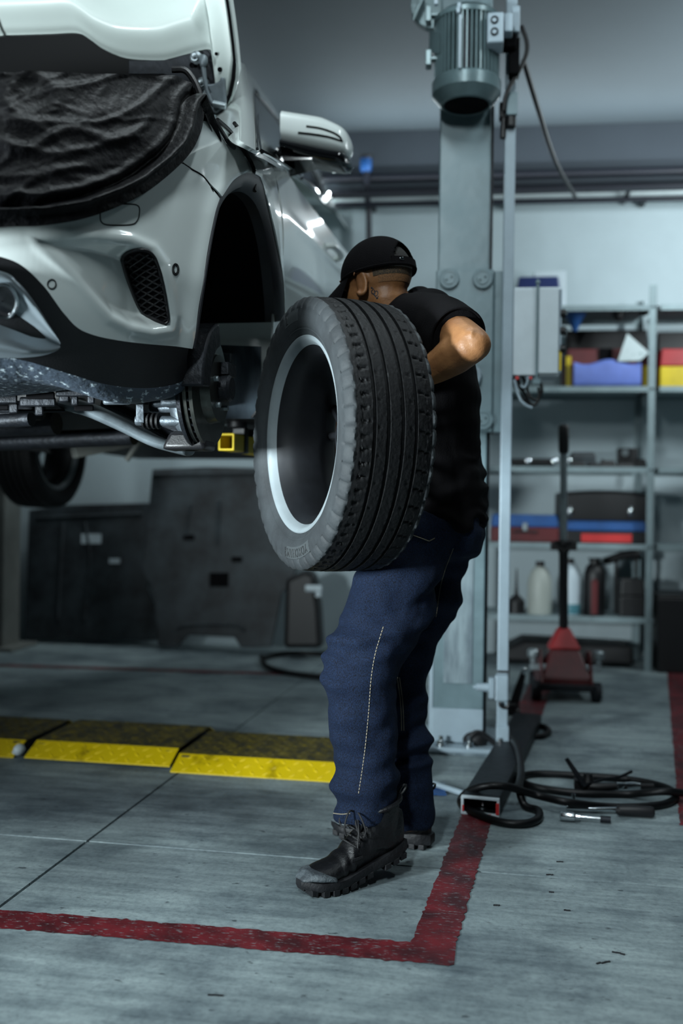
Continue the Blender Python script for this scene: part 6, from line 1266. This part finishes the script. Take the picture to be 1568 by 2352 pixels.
# fifth level: bottles and cans
z5 = LV[4]+.005
def bottle(x0, x1, y0, m, label, prof, cap=None, level=None, group=None, d=ZP-.05):
    u = (sx(x0, d)+sx(x1, d))/2; r = (sx(x1, d)-sx(x0, d))/2; zt_ = uw((x0+x1)/2, y0, d)[1]; H = zt_-z5; t = thing('bottle', label, 'bottle', wp(u, z5, d), group)
    M = frame(wp(u, z5, d), WD, WN); M = M if M[2, 2] > 0 else frame(wp(u, z5, d), WN, WD); b = MB(); b.lathe([(rr*r, hh*H) for rr, hh in prof], M, 24); obj('body', b, m, t)
    if cap: b = MB(); b.lathe([(rr*r, hh*H) for rr, hh in cap[1]], M, 18); obj('cap', b, cap[0], t)
    if level: b = MB(); b.lathe([(r*1.01, .02*H), (r*1.02, .03*H), (r*1.02, level*H), (r*1.005, level*H+.002)], M, 24); obj('label_band', b, 'teal_liquid', t)
jp = [(0, 0), (.95, 0), (1, .04), (1, .62), (.92, .74), (.6, .9), (.3, .96), (.3, 1), (0, 1)]; jc = ('plastic_dark', [(0, .96), (.36, .96), (.36, 1.06), (0, 1.06)])
bottle(1213, 1270, 1296, 'bottle_cream', 'cream plastic jug with black cap on the bottom shelf', jp, jc); bottle(1287, 1335, 1290, 'bottle_white', 'white plastic jug with teal lower half on the bottom shelf', jp, jc, .2)
bottle(1168, 1208, 1306, 'plastic_dark', 'black oil can with a long thin spout on the bottom shelf', [(0, 0), (1, 0), (1, .28), (.7, .34), (.25, .42), (.16, .6), (.08, 1), (0, 1)])
bottle(1342, 1392, 1282, 'plastic_dark', 'black spray canister with a dark red stripe on the bottom shelf', [(0, 0), (.95, 0), (1, .03), (1, .72), (.8, .85), (.5, .9), (.5, .97), (.7, 1), (0, 1)]); 
b = MB(); u = sx(1366); wbox(b, u-.02, u+.02, z5+.01, z5+.22, ZP+.02, ZP+.03); b.cyl(wp(u, z5+.22, ZP+.025), wp(u, z5+.23, ZP+.025), .012, n=10); solo('red_tube', b, 'red_dark', 'thin dark red tube standing before the black spray canister', 'tube', smooth=False, bevel=.004)
ext = list(sitem(1425, 1482, 1330, 1418, 4, .15)); case('battery', 'dark grey boxy battery on the bottom shelf by the post', ext, 'plastic_dark')
b = MB(); b.tube([wp(sx(1396), z5+.33, ZP-.2), wp(sx(1410), z5+.34, ZP-.2), wp(sx(1440), z5+.37, ZP-.2), wp(sx(1482), z5+.385, ZP-.2)], [.022, .026, .028, .03], 12); b.cyl(wp(sx(1428), z5, ZP-.2), wp(sx(1428), z5+.35, ZP-.2), .012, n=10); b.cyl(wp(sx(1475), z5, ZP-.2), wp(sx(1475), z5+.37, ZP-.2), .012, n=10); solo('grease_gun', b, 'plastic_dark', 'black grease gun resting over stands on the bottom shelf', 'grease gun')
# under the shelves: dark trays on the floor and a black bin to the right
b = MB(); e = [sx(1150), sx(1462)]; lo_ = uw(1300, 1478)[1]; g = [wp(e[0], .02, DF-.08), wp(e[0]+.05, .10, DF-.08), wp(e[0]+.16, lo_*1+.0, DF-.1), wp(e[1], lo_-.02, DF-.1), wp(e[1], .02, DF-.08)]
k = len(g); b.add(np.vstack([g, np.array(g)-WN*.35]), [tuple(range(k)), tuple(range(2*k-1, k-1, -1))]+[(i, k+i, k+(i+1) % k, (i+1) % k) for i in range(k)]); b.v[0][:, 2] = np.maximum(b.v[0][:, 2], .002); solo('bumper_cover', b, 'plastic_dark', 'long dark plastic bumper part lying under the shelf rack', 'bumper', smooth=False, bevel=.02)
b = MB(); a, c = sx(1512, DF), sx(1640, DF); wbox(b, a, c, .002, uw(1540, 1372)[1], DF-.42, DF+.05, -.01); wbox(b, a-.01, c+.01, uw(1540, 1372)[1], uw(1540, 1366)[1], DF-.43, DF+.06); solo('black_bin', b, 'plastic_dark', 'large black plastic bin under the right hand shelf rack', 'bin', smooth=False, bevel=.01)
# ------------------------------------------------------------------ trolley jack
jb = flo(1300, 1612); JK = thing('trolley_jack', 'dark red trolley jack with long upright handle before the shelves', 'jack', jb)
jd = nrm(RT*.97+FW*-.24)*0+nrm(FW+RT*.12); jr = nrm(np.cross(jd, UP)); JR = np.stack([jr, jd, UP], 1)
def jp_(x, y, z): return jb*np.array([1, 1, 0])+jr*x+jd*y+UP*z
zj = jb; pj = lambda x, y, z: px(x, y, z)
b = MB()
for s_ in (-1, 1):
    xx = s_*.125; g = [(-.02, .05), (-.02, .10), (.10, .25), (.25, .23), (.50, .12), (.50, .06)]
    M_ = np.eye(4); M_[:3, 0] = jd; M_[:3, 1] = UP; M_[:3, 2] = jr; M_[:3, 3] = jp_(0, 0, 0); b.prism(g, M_, xx-.008, xx+.008)
b.box(jp_(0, .10, .10), (.24, .2, .05), JR); b.hexa([jp_(-.12, .0, .12), jp_(.12, .0, .12), jp_(.12, .3, .12), jp_(-.12, .3, .12)], [jp_(-.075, .10, .25), jp_(.075, .10, .25), jp_(.075, .25, .25), jp_(-.075, .25, .25)]); obj('chassis', b, 'jack_red', JK, smooth=False, bevel=.008)
b = MB(); b.hexa([jp_(-.085, .1, .25), jp_(.085, .1, .25), jp_(.085, .24, .25), jp_(-.085, .24, .25)], [jp_(-.03, .15, .36), jp_(.03, .15, .36), jp_(.03, .21, .36), jp_(-.03, .21, .36)]); o = obj('handle_yoke', b, 'red_case', JK, smooth=False, bevel=.012)
hb_ = jp_(0, .18, .33); ht_ = px(1294, 975, 4.95); ax = nrm(ht_-hb_); L_ = np.linalg.norm(ht_-hb_); hm = hb_+ax*L_*.42
b = MB(); b.tube([hb_, hm], .024, 14); HD = obj('handle', b, 'plastic_dark', JK); b = MB(); b.tube([hm-ax*.01, hb_+ax*L_*.9], .018, 14); obj('handle_tube', b, 'steel', HD); b = MB(); g0 = hb_+ax*L_*.87; b.tube([g0, g0+ax*.01, ht_-ax*.01, ht_], [.022, .026, .026, .020], 14); obj('grip', b, 'plastic_dark', HD)
b = MB(); b.lathe([(0, .0), (.03, 0), (.03, .02), (.05, .04), (.05, .06), (0, .06)], frame(hb_+ax*L_*.40, jr, jd), 14); b.box(hb_+ax*L_*.43+jr*.0, (.13, .05, .04), JR); obj('handle_collar', b, 'plastic_dark', HD)
for (x, y, rr) in ((-.15, .02, .05), (.15, .02, .05), (-.13, .47, .04), (.13, .47, .04)):
    b = MB(); c_ = jp_(x, y, rr+.001); M_ = frame(c_, jd, UP); M_ = M_ if np.dot(M_[:3, 2], jr) > 0 else frame(c_, UP, jd); b.lathe([(0, -.025), (rr-.006, -.025), (rr, -.018), (rr, .018), (rr-.006, .025), (0, .025)], M_, 20); obj('wheel', b, 'dark_metal', JK)
for s_ in (-1, 1): b = MB(); c_ = jp_(s_*.165, .06, .235); b.lathe([(0, -.02), (.026, -.02), (.03, -.01), (.03, .012), (.022, .022), (0, .024)], frame(c_, jr, jd), 16); b.cyl(c_-UP*.05, c_-UP*.02, .016, n=10); b.box(c_-UP*.07-jr*s_*.03, (.09, .02, .03), JR); obj('side_post', b, 'steel', JK, bevel=.002)
b = MB(); b.lathe([(0, 0), (.05, 0), (.05, .025), (0, .025)], frame(jp_(0, .45, .12), jr, jd), 18); b.box(jp_(0, .32, .11), (.08, .28, .04), JR); obj('saddle_arm', b, 'jack_red', JK, bevel=.004, smooth=False)
b = MB(); b.box(jp_(0, -.02, .075), (.30, .03, .035), JR); obj('front_axle', b, 'dark_metal', JK, bevel=.004, smooth=False)
# slanting black air tool beside the jack
p0, p1 = flo(1178, 1625, .03), px(1204, 1538, 4.72); t = thing('tyre_inflator', 'black air tool with a shiny tip leaning beside the trolley jack', 'air tool', p0*np.array([1, 1, 0]))
b = MB(); ax = nrm(p1-p0); b.tube([p0, p0+ax*.10, p1-ax*.02], [.024, .020, .014], 12); b.cyl(p0-UP*.025, p0+RT*.03-UP*.025, .03, n=14); obj('body', b, 'plastic_dark', t); b = MB(); b.tube([p1-ax*.03, p1], [.014, .012], 12); b.ellip(p1, (.013, .013, .013), nu=8, nv=10); obj('tip', b, 'chrome', t)
b = MB(); b.box(p0+UP*.0-RT*.03, (.09, .10, .056)); b.cyl(p0-RT*.06+UP*.03, p0-RT*.06+UP*.20+RT*.02, .035, .02, 12); obj('foot', b, 'plastic_dark', t, bevel=.008, smooth=False)
# ------------------------------------------------------------------ air hose and hand tools on the floor
def fpath(pts, h): return [flo(x, y, h) for x, y in pts]
HR_ = .0125
def hose(name, pts, label, hs=None, closed=False, r=HR_, res=90):
    P = np.array(fpath(pts, r+.001)); 
    if hs is not None: P = np.array([flo(x, y, r+.001+h) for (x, y), h in zip(pts, hs)])
    b = MB(); b.tube(cr_spline(P, res, closed), r, 12, closed=closed); return solo(name, b, 'hose', label, 'hose')
hose('air_hose', [(1130, 1672), (1150, 1680), (1178, 1702), (1192, 1735), (1196, 1775), (1192, 1812), (1205, 1850), (1236, 1862), (1233, 1882), (1200, 1892), (1150, 1888), (1090, 1868), (1058, 1845), (1070, 1822), (1110, 1806), (1160, 1806), (1230, 1826), (1300, 1842), (1390, 1853), (1470, 1853), (1530, 1845), (1552, 1826), (1520, 1806), (1440, 1790), (1340, 1782), (1240, 1777), (1198, 1783), (1200, 1797), (1250, 1812), (1340, 1822), (1440, 1824), (1530, 1818), (1600, 1826)],
     'long black air hose looping over the floor and round the beam end', [0, .02, .05, .060, .060, .045, .002, 0, 0, 0, 0, .0, .0, .03, .066, .07, .03, .026, .0, 0, 0, 0, 0, 0, 0, 0, .0, .0, .0, 0, 0, .028, 0], res=420)
hose('air_hose', [(1150, 1667), (1200, 1665), (1245, 1668), (1260, 1680), (1245, 1690), (1215, 1691)], 'short black hose loop behind the pale cable post', None)
hose('air_hose', [(605, 1512), (640, 1502), (700, 1500), (780, 1505)], 'thin dark hose curling on the floor near the leaning panels', None, r=.016); 
hose('cable', [(600, 1508), (612, 1530), (660, 1545), (780, 1560)], 'dark cable trailing on the floor behind the yellow ramps', None, r=.016)
# ratchet with black grip
def ftube(pts, r, h, n=12): 
    b = MB(); P = [flo(x, y, h) for x, y in pts]; b.tube(P, r, n); return b
t = thing('ratchet', 'chrome ratchet with a thick black grip lying on the floor', 'ratchet', flo(1400, 1862))
obj('shaft', ftube([(1300, 1856), (1330, 1857), (1360, 1859), (1418, 1859)], [.009, .010, .007, .008], .014), 'chrome', t); obj('grip', ftube([(1416, 1860), (1422, 1861), (1495, 1865), (1500, 1865)], [.012, .017, .018, .015], .020, 16), 'plastic_dark', t)
b = MB(); p = flo(1316, 1858, .002); b.lathe([(0, .0), (.016, 0), (.018, .006), (.018, .02), (.012, .026), (.006, .028), (.006, .05), (0, .05)], frame(p, RT, FW), 18); obj('head', b, 'chrome', t)
t = thing('socket_bar', 'short chrome socket on an extension bar below the ratchet', 'socket', flo(1345, 1880)); obj('bar', ftube([(1330, 1876), (1395, 1882)], .006, .014), 'chrome', t); obj('socket', ftube([(1286, 1874), (1290, 1874), (1318, 1876), (1322, 1876), (1332, 1877)], [.012, .0145, .0145, .010, .010], .016, 16), 'chrome', t); obj('bar_end', ftube([(1378, 1881), (1402, 1883)], .0105, .014, 14), 'dark_metal', t)
t = thing('blow_gun', 'black inflator gun with lever lying inside the hose loop', 'air tool', flo(1400, 1806))
obj('barrel', ftube([(1352, 1806), (1372, 1808), (1440, 1805), (1500, 1806)], [.012, .015, .011, .010], .03, 14), 'plastic_dark', t); obj('fitting', ftube([(1415, 1805), (1425, 1805), (1432, 1804), (1448, 1804), (1455, 1804), (1470, 1805)], [.0125, .0125, .010, .0125, .012, .010], .032, 14), 'chrome', t)
b = MB(); b.tube([px(1300, 1742, 3.38), px(1320, 1772, 3.37), px(1343, 1806, 3.36)], [.007, .009, .010], 10); obj('lever', b, 'dark_metal', t); b = MB(); b.tube(cr_spline([px(1345, 1803, 3.36), px(1385, 1790, 3.42), px(1420, 1785, 3.46), px(1450, 1772, 3.5)], 14), .0055, 8); obj('trigger', b, 'dark_metal', t); b = MB(); c_ = flo(1350, 1790, .05); b.lathe([(0, -.035), (.024, -.035), (.026, -.02), (.018, .0), (.014, .02), (0, .022)], frame(c_, RT, FW), 14); b.box(flo(1335, 1800, .03), (.05, .04, .03)); obj('valve', b, 'plastic_dark', t)
# blue rag scraps near the boot
b = MB(); p = flo(985, 1822); g = [[p+RT*(i*.012-.04)+FW*(j*.02-.03)+UP*(.004+.006*abs(noise.noise(Vector((i*.7, j*.9, 0))))) for j in range(6)] for i in range(9)]; b.slab(np.array(g), np.array([0, 0, -.003])); solo('blue_rag', b, 'blue_case', 'small crumpled blue rag on the floor behind the boots', 'rag')
# ------------------------------------------------------------------ left background: leaning panels, column, other lift arm
def leaning(name, outl, d, label, holes=(), m='panel_dark', ribs=()):
    q = [onw(x, y, d) for x, y in outl]; b = MB(); zmin = min(p[2] for p in q); lean = .10
    A = np.array([p+WN*(lean*(1-(p[2]-zmin)/1.3)) for p in q]); k = len(A); A[:, 2] = np.maximum(A[:, 2], .003)
    t = thing(name, label, 'panel', np.array([A[:, 0].mean(), A[:, 1].mean(), 0])); b.add(np.vstack([A, A-WN*.03]), [tuple(range(k)), tuple(range(2*k-1, k-1, -1))]+[(i, k+i, k+(i+1) % k, (i+1) % k) for i in range(k)]); obj('sheet', b, m, t, smooth=False, bevel=.008)
    def on2(x, y, o=0): p = onw(x, y, d); return p+WN*(lean*(1-(p[2]-zmin)/1.3)+o)
    for (x0, y0, x1, y1, mm) in holes:
        b = MB(); c4 = [on2(x0, y1), on2(x1, y1), on2(x1, y0), on2(x0, y0)]; b.add(np.vstack([np.array(c4)+WN*.006, np.array(c4)-WN*.01]), [(0, 1, 2, 3), (7, 6, 5, 4), (0, 4, 5, 1), (1, 5, 6, 2), (2, 6, 7, 3), (3, 7, 4, 0)]); obj('cutout', b, mm, t, smooth=False)
    for pts, r in ribs: b = MB(); b.tube(cr_spline([on2(x, y, .004) for x, y in pts], 20), r, 8); obj('rib', b, m, t)
leaning('undertray_panel', [(330, 1310), (343, 1180), (350, 1078), (470, 1072), (600, 1075), (680, 1090), (690, 1290), (672, 1340), (652, 1360), (645, 1400), (630, 1482), (560, 1484), (545, 1460), (440, 1455), (415, 1484), (372, 1480), (360, 1370), (350, 1340)], .30, 'large worn dark undertray panel with square cutout leaning on the back wall', [(487, 1314, 530, 1346, 'deep_black'), (425, 1228, 450, 1240, 'deep_black'), (536, 1278, 560, 1290, 'deep_black')], ribs=[([(415, 1440), (440, 1432), (540, 1432), (570, 1445)], .014), ([(505, 1150), (503, 1250)], .014), ([(440, 1160), (430, 1230)], .010), ([(352, 1090), (680, 1085)], .014)])
leaning('undertray_panel', [(70, 1172), (150, 1160), (345, 1155), (352, 1270), (345, 1350), (368, 1400), (372, 1466), (200, 1468), (70, 1464)], .14, 'smaller dark dented panel with two bright slots leaning beside the large one', [(193, 1226, 238, 1248, 'box_white'), (258, 1282, 282, 1293, 'box_white')], ribs=[([(150, 1200), (145, 1420)], .012), ([(90, 1190), (330, 1180)], .012), ([(200, 1200), (215, 1290), (205, 1420)], .010)])
b = MB(); q = [onw(x, y, .62) for x, y in ((655, 1330), (700, 1310), (722, 1320), (733, 1400), (738, 1490), (650, 1490))]; k = 6; A = np.array(q); A[:, 2] = np.maximum(A[:, 2], .003); b.add(np.vstack([A, A-WN*.18]), [tuple(range(k)), tuple(range(2*k-1, k-1, -1))]+[(i, k+i, k+(i+1) % k, (i+1) % k) for i in range(k)]); solo('dark_drum', b, 'plastic_dark', 'tall black container standing beside the large undertray panel', 'container', smooth=False, bevel=.03)
b = MB(); p = onw(720, 1352, .645); b.tube([p-WD*.05, p+WD*.05], .022, 12); b.cyl(p+WD*.03, p+WD*.03-UP*.05, .02, n=10); solo('white_valve', b, 'box_white', 'white plastic valve fixed on the tall black container', 'valve')
p = flo(413, 1474); b = MB(); b.lathe([(0, 0), (.022, 0), (.024, .02), (.02, .05), (.008, .055), (0, .055)], frame(p, RT, FW), 14); solo('spray_cap', b, 'box_white', 'small white cap on the floor at the foot of the large panel', 'cap')
b = MB(); a = onw(-60, 1300, .5); c = onw(28, 1300, .5); b.box((a+c)/2*np.array([1, 1, 0])+UP*1.45, (np.linalg.norm(c-a), .25, 2.9), WR); b.box((a+c)/2*np.array([1, 1, 0])+UP*.012, (np.linalg.norm(c-a)+.2, .4, .024), WR); solo('far_column', b, 'brown_tube', 'dull grey square column standing far back beneath the car', 'column', smooth=False, bevel=.006)
b = MB(); p0, p1 = px(168, 1036, 4.2), px(345, 1002, 4.4); d_ = nrm(p1-p0); s_ = nrm(np.cross(UP, d_)); b.box((p0+p1)/2, (np.linalg.norm(p1-p0), .06, .062), np.stack([d_, s_, np.cross(d_, s_)], 1)); b.tube([px(325, 1005, 4.3), px(290, 1058, 4.3)], .012, 10); b.tube([p1, px(420, 985, 4.6), px(520, 965, 4.9)], .025, 10); solo('support_arm', b, 'brown_tube', 'dull square support arm of the lift reaching under the car from behind', 'lift arm', smooth=False, bevel=.004)
